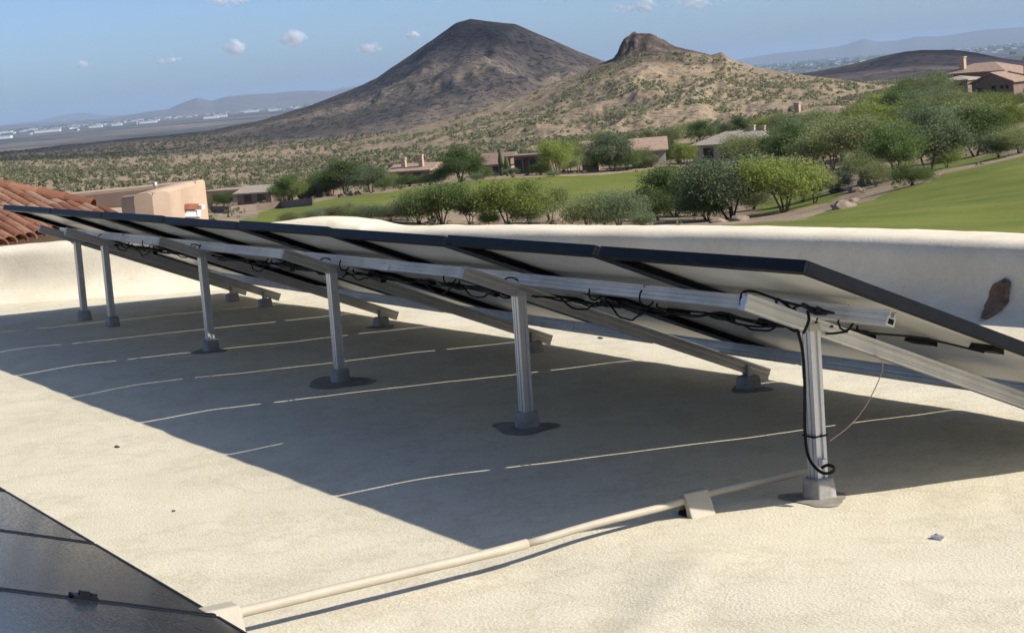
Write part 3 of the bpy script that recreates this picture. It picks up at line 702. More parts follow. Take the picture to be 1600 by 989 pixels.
for k in range(6):
    bx, by = POSTS[k]; tx = TOPX[k]
    e = empty('support_frame', (bx, by, 0)); tag(e, FLAB[k], 'support frame', 'support frames of the raised array')
    zb = float(deck_z(bx, by)); FH_ = 0.062
    # rafter
    t0, t1 = 0.130, 1.565
    p0, p1 = slope_pt(tx, t0, -RC), slope_pt(tx+0.0, t1, -RC)
    mb = MB(); mb.extrude(RAFT, p0, p1, NR); raf = kid(mb.build('rafter', MAT['alu_dull'] if k else MAT['alu']), e)
    # rear post
    ztop = slope_pt(tx, 0, -RC-FHH).z-(0.02-TOP_Y)*math.tan(TILT)
    mb = MB(); mb.extrude(POST, (bx, by, zb+FH_-0.004), (tx-0.0, 0.012, ztop+0.004), (0, 1, 0)); kid(mb.build('rear_post', MAT['alu']), e)
    mb = MB(); mb.box((tx-0.0275+(bx-tx)*0.1, 0.012, ztop-0.06), (0.004, 0.015, 0.09)); kid(mb.build('splice_plate', MAT['alu']), e)
    mb = MB(); mb.box((tx, 0.012, ztop+0.003), (0.0235, 0.019, 0.010)); kid(mb.build('post_cap', MAT['alu_dull']), e)
    mb = MB(); mb.box((bx-0.026, by-0.004, zb+FH_+0.03), (0.003, 0.012, 0.036)); kid(mb.build('base_tab', MAT['alu_dull']), e)
    kid(footing(bx, by, 0.042, 0.040, FH_, k).build('footing', MAT['footing'], smooth=False, bevel=0.004), e)
    if k in (0, 1, 2, 3):
        w = (0.115, 0.15, 0.19, 0.12)[k]
        kid(smooth_patch(bx-0.005, by-0.01, w, w*0.72, k+3).build('sealant_patch', MAT['sealant'], smooth=True), e)
    # front legs
    fx, fy = FEET[k]; zf = float(deck_z(fx, fy))
    tt = (fy-TOP_Y)/CT; zr = slope_pt(tx, 0, -RC-FHH).z-(fy-TOP_Y)*math.tan(TILT)
    fh = 0.052
    kid(footing(fx, fy, 0.044, 0.040, fh, k+20).build('footing', MAT['footing'], bevel=0.004), e)
    for dx in (-0.016, 0.018):
        mb = MB(); mb.extrude([(-.006, -.008), (.006, -.008), (.006, .008), (-.006, .008)], (fx+dx, fy, zf+fh-0.01), (tx+dx*0.9, fy, zr+0.012), (0, 1, 0)); kid(mb.build('front_leg', MAT['alu_dull']), e)
    if k in (1, 3):
        kid(smooth_patch(fx+0.02, fy-0.01, 0.10, 0.07, k+30).build('sealant_patch', MAT['sealant'], smooth=True), e)

# module leads: black cables looping round the upper rail, each belongs to its panel
def sagline(a, b, sag, n=9, wob=0.0, seed=0):
    r_ = random.Random(seed); a, b = Vector(a), Vector(b); out = []
    for i in range(n+1):
        t = i/n; q = a.lerp(b, t); q.z -= sag*4*t*(1-t)
        q += Vector((r_.uniform(-wob, wob), r_.uniform(-wob, wob), r_.uniform(-wob, wob)))
        out.append(q)
    return [Vector(q) for q in catmull(out, 3)]
def kid_panel(o, e):
    o.parent = e
    o.matrix_parent_inverse = (Matrix.Translation(e.location) @ e.rotation_euler.to_matrix().to_4x4()).inverted(); return o
for k, e in enumerate(panels):
    xr = PX0-k*PW; r_ = random.Random(90+k)
    for q, (fx, side) in enumerate(((0.30+r_.uniform(-.08, .08), 1), (0.62+r_.uniform(-.1, .06), -1))):
        x0 = xr-fx*PW; jb_ = slope_pt(xr-(0.22 if q == 0 else 0.78)*PW, 0.885, -0.03)
        clip = slope_pt(x0, RT1+0.05, -FT-0.045); mid = slope_pt((x0+jb_.x)/2, 0.66, -0.05)
        mb = MB(); mb.tube(catmull([jb_, mid, clip+Vector((0.03, 0, -0.015)), clip], 6), 0.0035, 6)
        kid_panel(mb.build('lead_cable', MAT['cable'], smooth=True), e)
        # loop round the rail
        lp = []
        cx_ = slope_pt(x0, RT1, -FT-0.028); rr_ = r_.uniform(0.034, 0.046)
        for a in np.linspace(r_.uniform(-0.9, 0.6), r_.uniform(2.8, 5.2), 18):
            v = slope_pt(x0+0.010*a/5+r_.uniform(-.003, .003), RT1+math.sin(a)*rr_*0.72, -FT-0.034+math.cos(a)*rr_*0.86)
            lp.append(v)
        mb = MB(); mb.tube(lp, 0.0032, 6); kid_panel(mb.build('lead_cable', MAT['cable'], smooth=True), e)
        mb = MB(); a_ = slope_pt(x0-0.03, RT1+0.04, -FT-0.065); b_ = slope_pt(x0-0.30*PW, RT1+0.05, -FT-0.06)
        mb.tube(sagline(a_, b_, r_.uniform(0.015, 0.05), 7, 0.004, k*5+q), 0.0036, 6); kid_panel(mb.build('lead_cable', MAT['cable'], smooth=True), e)
    mb = MB(); mb.box(slope_pt(xr-0.45*PW, RT1+0.10, -FT-0.06), (0.07, 0.014, 0.010), mat=Matrix.Rotation(0.15, 3, 'Y')); kid_panel(mb.build('connector', MAT['box_black'], bevel=0.003), e)
# main bundle strapped along the upper rail
cb = empty('cable_bundle', slope_pt(0.0, RT1+0.05, -0.1)); tag(cb, 'black cable bundle strapped along the underside of the upper rail', 'cables')
for i in range(2):
    pts = []; r_ = random.Random(300+i); x = 0.02-0.05*i
    while x > -7.6:
        s_ = abs(math.sin((x+0.1*i)*math.pi/0.52))
        pts.append(slope_pt(x, RT1+0.055+0.012*i+r_.uniform(-.012, .012), -FT-0.046-0.016*s_-r_.uniform(0, .014)-0.004*i)); x -= 0.11
    mb = MB(); mb.tube(catmull(pts, 3), 0.0036, 6); kid(mb.build('cable', MAT['cable'], smooth=True), cb)
for k in range(6):
    tx = TOPX[k]
    for j in range(3):
        r_ = random.Random(500+k*7+j); lp = []
        c = slope_pt(tx-0.045-0.05*j+r_.uniform(-.02, .02), RT1-0.02+0.02*j, -FT-0.055)
        R_ = r_.uniform(0.028, 0.048); ph = r_.uniform(0, 3); tl = r_.uniform(-.8, .8)
        for a in np.linspace(ph, ph+5.6, 16): lp.append(c+Vector((R_*math.cos(a), R_*0.5*math.cos(a+tl), R_*0.8*math.sin(a))))
        mb = MB(); mb.tube(lp, 0.0032, 6); kid(mb.build('cable_loop', MAT['cable'], smooth=True), cb)
    mb = MB(); mb.box(slope_pt(tx-0.05, RT1+0.015, -FT-0.060), (0.028, 0.03, 0.018), mat=Matrix.Rotation(0.2, 3, 'Y')); kid(mb.build('cable_clip', MAT['box_black'], bevel=0.004), cb)

# home-run cable down the near post, with its zip tie
hr = empty('hanging_cable', (0, -0.02, 0.5)); tag(hr, 'black cable hanging down the nearest post, looped at its lower end', 'cable')
pts = [slope_pt(-0.16, RT1-0.02, -FT-0.03), slope_pt(-0.06, RT1-0.10, -FT-0.02), (-0.004, -0.045, 0.565), (0.004, -0.040, 0.52), (0.006, -0.026, 0.45), (0.002, -0.022, 0.35), (-0.008, -0.022, 0.25), (-0.010, -0.023, 0.195), (0.004, -0.030, 0.145), (0.033, -0.034, 0.115), (0.075, -0.034, 0.098), (0.098, -0.02, 0.10), (0.098, -0.008, 0.112), (0.070, -0.010, 0.116), (0.045, -0.012, 0.105)]
mb = MB(); mb.tube(catmull(pts, 6), 0.0048, 8); kid(mb.build('cable', MAT['cable'], smooth=True), hr)
zt = []
for a in np.linspace(0, 2*math.pi, 5)[:4]+math.pi/4: zt.append((-0.010+0.036*math.cos(a), 0.012+0.034*math.sin(a), 0.190))
mb = MB(); mb.tube(zt+[zt[0]], 0.0032, 6); kid(mb.build('zip_tie', MAT['cable']), hr)
pts = [(-0.030, -0.205, 0.585), (-0.026, -0.200, 0.632), (-0.016, -0.165, 0.634), (-0.010, -0.10, 0.606), (0.0, -0.04, 0.582), (0.03, -0.005, 0.570)]
mb = MB(); mb.tube(catmull(pts, 6), 0.0040, 8); kid(mb.build('cable', MAT['cable'], smooth=True), hr)
for j, (dx, dz) in enumerate(((0.055, 0.0), (0.085, -0.012), (0.12, -0.006))):
    mb = MB(); mb.tube([(dx, -0.05, 0.585+dz), (dx+0.03, -0.05, 0.578+dz), (dx+0.07, -0.045, 0.576+dz)], [0.008, 0.007, 0.003], 8); kid(mb.build('connector', MAT['box_black'], smooth=True), hr)
mb = MB(); mb.tube(catmull([(0.075, -0.05, 0.57), (0.085, -0.055, 0.545), (0.065, -0.055, 0.515), (0.05, -0.05, 0.505)], 5), 0.0045, 8); kid(mb.build('cable', MAT['cable'], smooth=True), hr)
mb = MB(); mb.box((0.026, 0.008, 0.112), (0.010, 0.010, 0.014)); kid(mb.build('grounding_lug', MAT['alu'], bevel=0.003), hr)
# bare copper wire from the rafter back to the post
cw = MB(); cw.tube(catmull([slope_pt(0.02, 0.62, -RC-0.02), (0.035, 0.24, 0.36), (0.045, 0.17, 0.27), (0.048, 0.10, 0.215), (0.034, 0.03, 0.175)], 8), 0.0016, 6)
tag(cw.build('copper_wire', MAT['copper'], smooth=True), 'thin copper wire drooping from the rafter to the nearest post', 'wire')

# ------------------------------------------------------------------ conduit on the roof
cx = lambda y: float(np.interp(y, [-2.3, -1.88, -1.79, -0.93, -0.45, -0.27, 0.07, 0.30], [0.035, 0.004, -0.010, -0.078, -0.112, -0.148, -0.155, -0.16]))
cz = lambda y: float(deck_z(cx(y), y))
ce = empty('conduit', (cx(-0.9), -0.9, 0)); tag(ce, 'beige painted conduit running from the nearest post toward the front array', 'pipe')
def cline(ya, yb, h): return [(cx(y), y, h(y)) for y in np.linspace(ya, yb, 14)]
hh = lambda y: 0.050+0.004*math.sin(y*3)+deck_z(cx(y), y)*0.6
mb = MB(); mb.tube(cline(0.085, -0.95, hh), 0.0112, 14); kid(mb.build('thin_pipe', MAT['conduit'], smooth=True), ce)
mb = MB(); mb.tube(cline(-0.93, -2.3, hh), 0.0140, 14); kid(mb.build('thick_pipe', MAT['conduit'], smooth=True), ce)
mb = MB(); mb.tube(cline(-1.79, -2.1, hh), 0.0200, 14); kid(mb.build('coupling', MAT['conduit'], smooth=True), ce)
def saddle(name, label, y, ln, w, h):
    x0 = cx(y); z0 = cz(y)
    e = empty(name, (x0, y, z0)); tag(e, label, 'pipe support', 'foam supports under the conduit')
    prof = [(-w, 0), (-w*0.62, h*0.62), (-w*0.34, h), (w*0.34, h), (w*0.62, h*0.62), (w, 0), (w*0.45, 0), (w*0.34, h*0.45), (0, h*0.60), (-w*0.34, h*0.45), (-w*0.45, 0)]
    mb = MB(); mb.extrude(prof, (x0, y-ln, z0-0.004), (x0, y+ln, z0-0.004), (0, 0, 1)); kid(mb.build('saddle_block', MAT['conduit'], bevel=0.004), e)
    mb = MB(); mb.box((x0, y, z0+0.006), (w*0.42, ln*0.96, 0.006)); kid(mb.build('pad', MAT['cable']), e)
    return e
saddle('pipe_support', 'beige saddle support over the conduit near the nearest post', -0.345, 0.042, 0.052, 0.072)
saddle('pipe_support', 'beige saddle support at the edge of the front array', -1.845, 0.045, 0.080, 0.100)

# ------------------------------------------------------------------ front array at lower left
T2 = math.radians(18.5)
y_low, z_low = -1.866, 0.058
for k in range(5):
    xr = 1.075-k*1.03
    xl = xr-(PW-GAP)
    o = (xl, y_low-PL*math.cos(T2), z_low+PL*math.sin(T2))
    lab = ['front array panel nearest the camera, at the bottom of the picture', 'second front array panel, just above the bottom one at lower left', 'third front array panel, mostly cut by the left picture edge', 'fourth front array panel, showing only its corner at the left edge', 'fifth front array panel beyond the left picture edge'][k]
    if k == 4: continue
    e = panel('solar_panel', lab, 'panels of the front array', o, T2, boxes=False)
    for t in (0.34, 1.33):
        mb = MB(); mb.box((0, 0, 0), (0.022, 0.030, 0.004)); mb.box((0, 0, 0.007), (0.007, 0.012, 0.006)); mb.box((0.0, 0.024, 0.004), (0.004, 0.008, 0.006))
        c = obj('clamp', mb.mesh('clamp', MAT['black_frame']), e, (-GAP/2+0.003, PL-t, 0.004))
er = empty('mounting_rail', (0.0, y_low-0.3, 0)); tag(er, 'aluminium rail hidden under the front array', 'rail')
for t in (0.34, 1.33):
    yy, zz = y_low-t*math.cos(T2), z_low+t*math.sin(T2)-FT-0.031
    mb = MB(); mb.extrude(RAIL, (1.0, yy, zz), (-3.1, yy, zz), (0, math.sin(T2), math.cos(T2))); kid(mb.build('rail_length', MAT['alu']), er)
    for x in (0.8, -0.6, -2.0, -3.0):
        if zz > 0.08:
            mb = MB(); mb.box((x, yy, (zz-0.03)/2-0.01), (0.02, 0.02, (zz-0.03)/2+0.01)); kid(mb.build('leg', MAT['alu_dull']), er)

# ------------------------------------------------------------------ bits lying on the deck
def lump(name, label, cat, x, y, r, sq, mat, seed, group=None):
    r_ = random.Random(seed); bm = bmesh.new(); bmesh.ops.create_icosphere(bm, subdivisions=2, radius=r)
    for v in bm.verts:
        k = 1+r_.uniform(-.32, .32); v.co = Vector((v.co.x*k*sq[0], v.co.y*k*sq[1], v.co.z*k*sq[2]))
    me = bpy.data.meshes.new(name); bm.to_mesh(me); bm.free(); me.materials.append(mat)
    o = obj(name, me, None, (x, y, float(deck_z(x, y))+r*sq[2]*0.6)); return tag(o, label, cat, group)
lump('foil_scrap', 'crumpled silver foil scrap on the sunlit deck at lower right', 'litter', 0.595, -0.066, 0.016, (1.3, 0.7, 0.5), MAT['foil'], 3)
lump('pebble', 'dark pebble on the sunlit deck at the bottom edge', 'pebble', 0.585, -1.19, 0.009, (1.2, 0.8, 0.6), MAT['pebble'], 4)
lump('pebble', 'small brown chip on the sunlit deck left of the shadow edge', 'pebble', -2.99, -1.19, 0.010, (1.6, 0.8, 0.45), MAT['pebble'], 5)
lump('pebble', 'tiny dark chip on the deck between the shadow and the front panels', 'pebble', -1.62, -1.42, 0.006, (1, 1, 0.6), MAT['pebble'], 6)
lump('foil_scrap', 'small pale flake on the bright deck strip behind the front legs', 'litter', -3.55, 1.42, 0.014, (1.6, 0.6, 0.4), MAT['pebble'], 7)

# ------------------------------------------------------------------ tile roof behind the left parapet
def cam3(lat, dep, z): return Vector((CAM[0]+lat*RH[0]+dep*FH[0], CAM[1]+lat*RH[1]+dep*FH[1], z))
E0 = at_r(8, 374, 17.2); E1 = at_r(170, 338, 19.7); E1.z = E0.z = (E0.z+E1.z)/2
edir = (E1-E0).normalized()
bd = cam3(0.184, -0.30, -0.060)-cam3(0, 0, 0); bd.normalize()       # tiles run this way, downhill
rn = edir.cross(bd).normalized()
if rn.z < 0: rn = -rn
side = rn.cross(bd).normalized()
if side.dot(edir) < 0: side = -side
tr = empty('tile_roof', E0); tag(tr, 'red clay barrel tile roof beyond the left parapet', 'roof')
def on_plane(u, v):
    d = Vector(ray(u, v)); c = Vector(CAM); return c+d*((E0-c).dot(rn)/d.dot(rn))
HL, HR = on_plane(-160, 264), on_plane(150, 327)
mb = MB(); low_l = E0-edir*2.6
mb.add([low_l-rn*0.03, E1-rn*0.03, HR-rn*0.03, HL-rn*0.03], [(0, 1, 2, 3)]); kid(mb.build('tile_bed', MAT['mortar']), tr)
def tile_mesh(L, r0, r1, th=0.012):
    mb = MB(); n = 8; vs2 = []
    for (s, r) in ((0.0, r0), (L, r1)):
        for rr_ in (r, r-th):
            for i in range(n+1):
                a = math.pi*i/n; vs2.append((s, rr_*math.cos(a), rr_*math.sin(a)*0.9))
    m_ = n+1; fs = []
    for i in range(n):
        fs += [(i, i+1, 2*m_+i+1, 2*m_+i), (m_+i, 3*m_+i, 3*m_+i+1, m_+i+1), (i, m_+i, m_+i+1, i+1), (2*m_+i, 2*m_+i+1, 3*m_+i+1, 3*m_+i)]
    mb.add(vs2, fs); return mb.mesh('tile', MAT['tile'], smooth=False)
TL = 0.31; TM = tile_mesh(TL, 0.058, 0.074)
spacing = (edir*1.0).cross(bd).length*0.312
rotm = Matrix((bd, side, rn)).transposed()
hip = (HR-HL).normalized()
cnt = 0
for i in range(-10, 17):
    base = E0+edir*(0.225*i)
    for j in range(0, 22):
        # pieces laid upward from the eave
        q = base-bd*(0.25*(j+1))+bd*0.05
        # keep those below the hip
        rel = q-HL
        if rel.cross(hip).dot(rn) * ((E0-HL).cross(hip).dot(rn)) < 0: break
        u_, v_ = None, None
        d = q-Vector(CAM); zc = d.dot(Vector(Fv)); u_ = IW/2+FPX*d.dot(Vector(Rv))/zc
        if u_ < -70: continue
        o = obj('tile', TM); o.parent = tr
        rm = rotm @ Matrix.Rotation(random.uniform(-.03, .03), 3, 'Z') @ Matrix.Rotation(0.045+random.uniform(-.012, .012), 3, 'Y')
        o.matrix_parent_inverse = Matrix.Translation(E0).inverted()
        o.matrix_basis = Matrix.Translation(q+rn*0.012+side*random.uniform(-.012, .012)) @ rm.to_4x4()
        cnt += 1
capm = tile_mesh(0.36, 0.080, 0.098)
nh = int((HR-HL).length/0.30)
hs_ = rn.cross(hip).normalized(); hm = Matrix((hip, hs_, rn)).transposed()
for i in range(nh):
    o = obj('ridge_tile', capm); o.parent = tr; o.matrix_parent_inverse = Matrix.Translation(E0).inverted()
    o.matrix_basis = Matrix.Translation(HL+hip*(0.30*i)+rn*0.03) @ (hm @ Matrix.Rotation(0.03, 3, 'Y')).to_4x4()
# wall under the eave and the slope on the other side of the hip
mb = MB(); inn_ = -edir.cross(Vector((0, 0, 1))).normalized()
if inn_.dot(bd) > 0: inn_ = -inn_
a, b = low_l+inn_*0.35, E1+inn_*0.35
up_ = Vector((0, 0, 1))
mb.add([a-up_*6, b-up_*6, b-up_*0.03+inn_*0, a-up_*0.03, a-up_*6+inn_*3, b-up_*6+inn_*3, b+up_*0.05+inn_*3, a+up_*0.05+inn_*3], [(0, 1, 2, 3), (5, 4, 7, 6), (1, 5, 6, 2), (4, 0, 3, 7)])
kid(mb.build('wall', MAT['stucco']), tr)

# ------------------------------------------------------------------ adobe house beyond the tile roof
ad = empty('adobe_house', at_r(240, 330, 46.0)); tag(ad, 'tan flat roofed stucco house with rounded parapets beyond the tile roof', 'house')
C0 = at_r(237, 301, 44.0); ztop = C0.z
def atz(u, v, z):
    az, s = azslope(u, v); r = (z-CAM[2])/s; x, y = polar(az, r); return Vector((x, y, z))
CR = atz(305, 282.5, ztop); CL = atz(188, 307, ztop-0.10); FL = atz(84, 304.5, ztop-0.12)
def wall_seg(name, a, b, thick, zt0, zt1, zb, side_to, mat=MAT['stucco']):
    """upright wall from a to b, thickened toward side_to, with a rounded top"""
    d = (Vector((b.x, b.y, 0))-Vector((a.x, a.y, 0))).normalized(); nrm = Vector((-d.y, d.x, 0))
    if nrm.dot(side_to-a) < 0: nrm = -nrm
    mb = MB(); prof = [(0, zb), (0, -0.10), (0.03, -0.03), (0.10, 0.0), (thick-0.10, 0.0), (thick-0.03, -0.03), (thick, -0.10), (thick, zb)]
    vs2 = []
    for q, zt in ((a, zt0), (b, zt1)):
        for o_, z_ in prof: vs2.append((q.x+nrm.x*o_, q.y+nrm.y*o_, z_ if z_ == zb else zt+z_))
    n_ = len(prof); mb.add(vs2, [(i, i+1, n_+i+1, n_+i) for i in range(n_-1)]+[tuple(range(n_-1, -1, -1)), tuple(range(n_, 2*n_))])
    o = kid(mb.build(name, mat), ad); return o
inside = (C0+CR+CL+FL)/4
zb = ztop-6.0
cx2 = atz(246, 299, ztop)
wall_seg('parapet', C0, CR, 0.42, ztop, ztop, zb, inside)
wall_seg('parapet', CL, C0, 0.42, ztop-0.10, ztop, zb, inside)
wall_seg('parapet', CR, FL, 0.45, ztop, ztop-0.12, zb, C0+(CR-C0)*2.5)
mb = MB(); dk = ztop-0.55
mb.add([(q.x, q.y, dk) for q in (C0, CR, FL, CL)], [(0, 1, 2, 3)]); kid(mb.build('roof_surface', MAT['stucco']), ad)
# low wing wall left of the corner block
LW = atz(160, 325, ztop-0.75); LW2 = atz(196, 321, ztop-0.72)
mb = MB(); mb.tube([LW-up_*0.2, LW, LW2, LW2-up_*0.05], [0.3, 0.34, 0.36, 0.2], 10); kid(mb.build('wing_wall', MAT['stucco'], smooth=True), ad)
# scupper spout, vent hood, electric box on the sunlit wall
dw = (CR-C0); dw.z = 0; dw.normalize(); ow = Vector((dw.y, -dw.x, 0))
if ow.dot(inside-C0) > 0: ow = -ow
def wall_pt(u, v):
    d = Vector(ray(u, v)); c = Vector(CAM); return c+d*((C0-c).dot(ow)/d.dot(ow))
for nm, (u0, v0, u1, v1), dp, mt in (('window_shutter', (288, 319, 303, 328), 0.12, 'rust'), ('window_surround', (289, 329, 311, 339), 0.05, 'white_wall')):
    a, b = wall_pt(u0, v1), wall_pt(u1, v1); c_, d_ = wall_pt(u1, v0), wall_pt(u0, v0)
    mb = MB(); mb.add([a, b, c_, d_, a+ow*dp, b+ow*dp, c_+ow*dp, d_+ow*dp], [(3, 2, 1, 0), (4, 5, 6, 7), (0, 1, 5, 4), (1, 2, 6, 5), (2, 3, 7, 6), (3, 0, 4, 7)]); kid(mb.build(nm, MAT[mt]), ad)
pb = at_r(313, 324, CR.xy.length and (Vector((CR.x-CAM[0], CR.y-CAM[1])).length)-0.5)
mb = MB(); mb.box(pb, (0.10, 0.06, 0.05), rz=0.5); kid(mb.build('lamp_box', MAT['white_wall']), ad)
mb = MB(); mb.tube([wall_pt(240, 301)+ow*0.05+up_*0.1, wall_pt(240, 296)+ow*0.05+up_*0.16], 0.05, 8); kid(mb.build('roof_vent', MAT['alu_dull'], smooth=True), ad)
#MORE
# ------------------------------------------------------------------ trees
def leaf_mesh(name, tips, nleaf, spread, size, mat, seed, flat=0.7, tri=False):
    g = np.random.default_rng(seed); tips = np.array([tuple(t) for t in tips])
    wgt = g.uniform(0.12, 1.0, len(tips))**1.8; wgt /= wgt.sum()
    c = tips[g.choice(len(tips), nleaf, p=wgt)]+g.normal(0, 1, (nleaf, 3))*np.array([spread, spread, spread*flat])
    a = g.normal(0, 1, (nleaf, 3)); a /= np.linalg.norm(a, axis=1)[:, None]
    b = np.cross(a, g.normal(0, 1, (nleaf, 3))); b /= np.linalg.norm(b, axis=1)[:, None]
    s = (size*g.uniform(0.5, 1.35, nleaf))[:, None]
    v = np.stack([c-a*s-b*s*0.45, c+a*s*0.2-b*s*0.6, c+a*s+b*s*0.3, c-a*s*0.3+b*s*0.6], 1).reshape(-1, 3)
    return np_mesh(name, v, np.arange(nleaf*4).reshape(-1, 4), mat)
def tree_proto(seed, h, spread, stems, leafn, leafs, crown_base=0.35, clump=0.42):
    r_ = random.Random(seed); tips = []; mb = MB()
    for s_ in range(stems):
        a0 = 2*math.pi*(s_+r_.uniform(-.25, .25))/stems; lean = r_.uniform(0.15, 0.42) if stems > 1 else r_.uniform(0, 0.12)
        base = Vector((0.12*math.cos(a0)*(stems > 1), 0.12*math.sin(a0)*(stems > 1), -0.3)); fork = Vector((lean*h*0.4*math.cos(a0), lean*h*0.4*math.sin(a0), h*r_.uniform(0.22, 0.34)))
        rad = 0.030*h/math.sqrt(stems)
        mid = base.lerp(fork, 0.5)+Vector((r_.uniform(-.1, .1), r_.uniform(-.1, .1), 0))
        mb.tube([base, mid, fork], [rad*1.25, rad, rad*0.8], 6)
        nb = r_.randint(4, 6)
        for b_ in range(nb):
            a1 = a0*(stems > 1)+2*math.pi*b_/nb+r_.uniform(-.5, .5); rr_ = spread*math.sqrt(r_.uniform(0.12, 1.0))*0.85
            lift = math.sqrt(max(0.05, 1-(rr_/spread)**2))
            end = Vector((fork.x*0.6+rr_*math.cos(a1), fork.y*0.6+rr_*math.sin(a1), h*(crown_base+0.10)+(h*(0.92-crown_base-0.10))*lift*r_.uniform(0.35, 1.05)))
            m1 = fork.lerp(end, 0.5)+Vector((0, 0, h*0.05))
            mb.tube([fork, m1, end], [rad*0.62, rad*0.42, rad*0.16], 5)
            for t_ in range(6):
                a2 = r_.uniform(0, 6.28); q = m1.lerp(end, r_.uniform(0.1, 1.0)); L = r_.uniform(0.12, 0.36)*spread
                e2 = q+Vector((L*math.cos(a2), L*math.sin(a2), L*r_.uniform(-0.35, 0.75)))
                e2.z = min(max(e2.z, h*crown_base*0.75), h)
                mb.tube([q, e2], [rad*0.18, rad*0.07], 4); tips.append(e2); tips.append(q.lerp(e2, 0.5))
            tips.append(end)
    tm = mb.mesh('trunk', MAT['bark'], smooth=True, fix=False)
    return tm, tips, leafn, leafs, clump*spread/3.0, seed
PROTO = {}
def proto(kind, v, leaf):
    key = (kind, v, leaf)
    if key in PROTO: return PROTO[key]
    P = {'wide': (6.0, 4.4, 4, 19000, 0.095, 0.14, 0.42), 'round': (6.0, 3.8, 3, 20000, 0.095, 0.10, 0.42), 'airy': (6.0, 3.8, 3, 11000, 0.09, 0.18, 0.38), 'bush': (6.0, 5.0, 6, 18000, 0.10, 0.0, 0.52)}[kind]
    k0 = (kind, v)
    if k0 not in PROTO: PROTO[k0] = tree_proto({'wide': 10, 'round': 40, 'airy': 70, 'bush': 100}[kind]+v*3, P[0], P[1], P[2], P[3], P[4], P[5], P[6])
    tm, tips, ln, ls, cl, sd = PROTO[k0]
    PROTO[key] = (tm, leaf_mesh('crown', tips, ln, cl, ls, MAT[leaf], sd+500, 0.75)); return PROTO[key]
def tree(u, v, hpx, kind, var, leaf, label, wide=1.0, name='tree', group=None, r=None, rot=None, cat='tree'):
    if r is None: p, r = hit(u, v, 60.0)
    else: p = ground_at(u, r)
    h = hpx*(1.10 if group == G3 else 0.86 if group == G2 else 0.75 if 'hump' in label else 0.97)/FPX*r; s = h/6.0
    tm, cm = proto(kind, var, leaf)
    e = empty(name, p, random.uniform(0, 6.28) if rot is None else rot); e.scale = (s*wide*random.uniform(0.82, 1.25), s*wide*random.uniform(0.82, 1.25), s)
    tag(e, label, cat, group); obj('trunk', tm, e); obj('crown', cm, e)
    return p, r
G1 = 'trees along the dry wash'; G2 = 'trees around the fairway houses'; G3 = 'trees on the bank below the hillside villas'; G4 = 'shrubs by the far fairway'
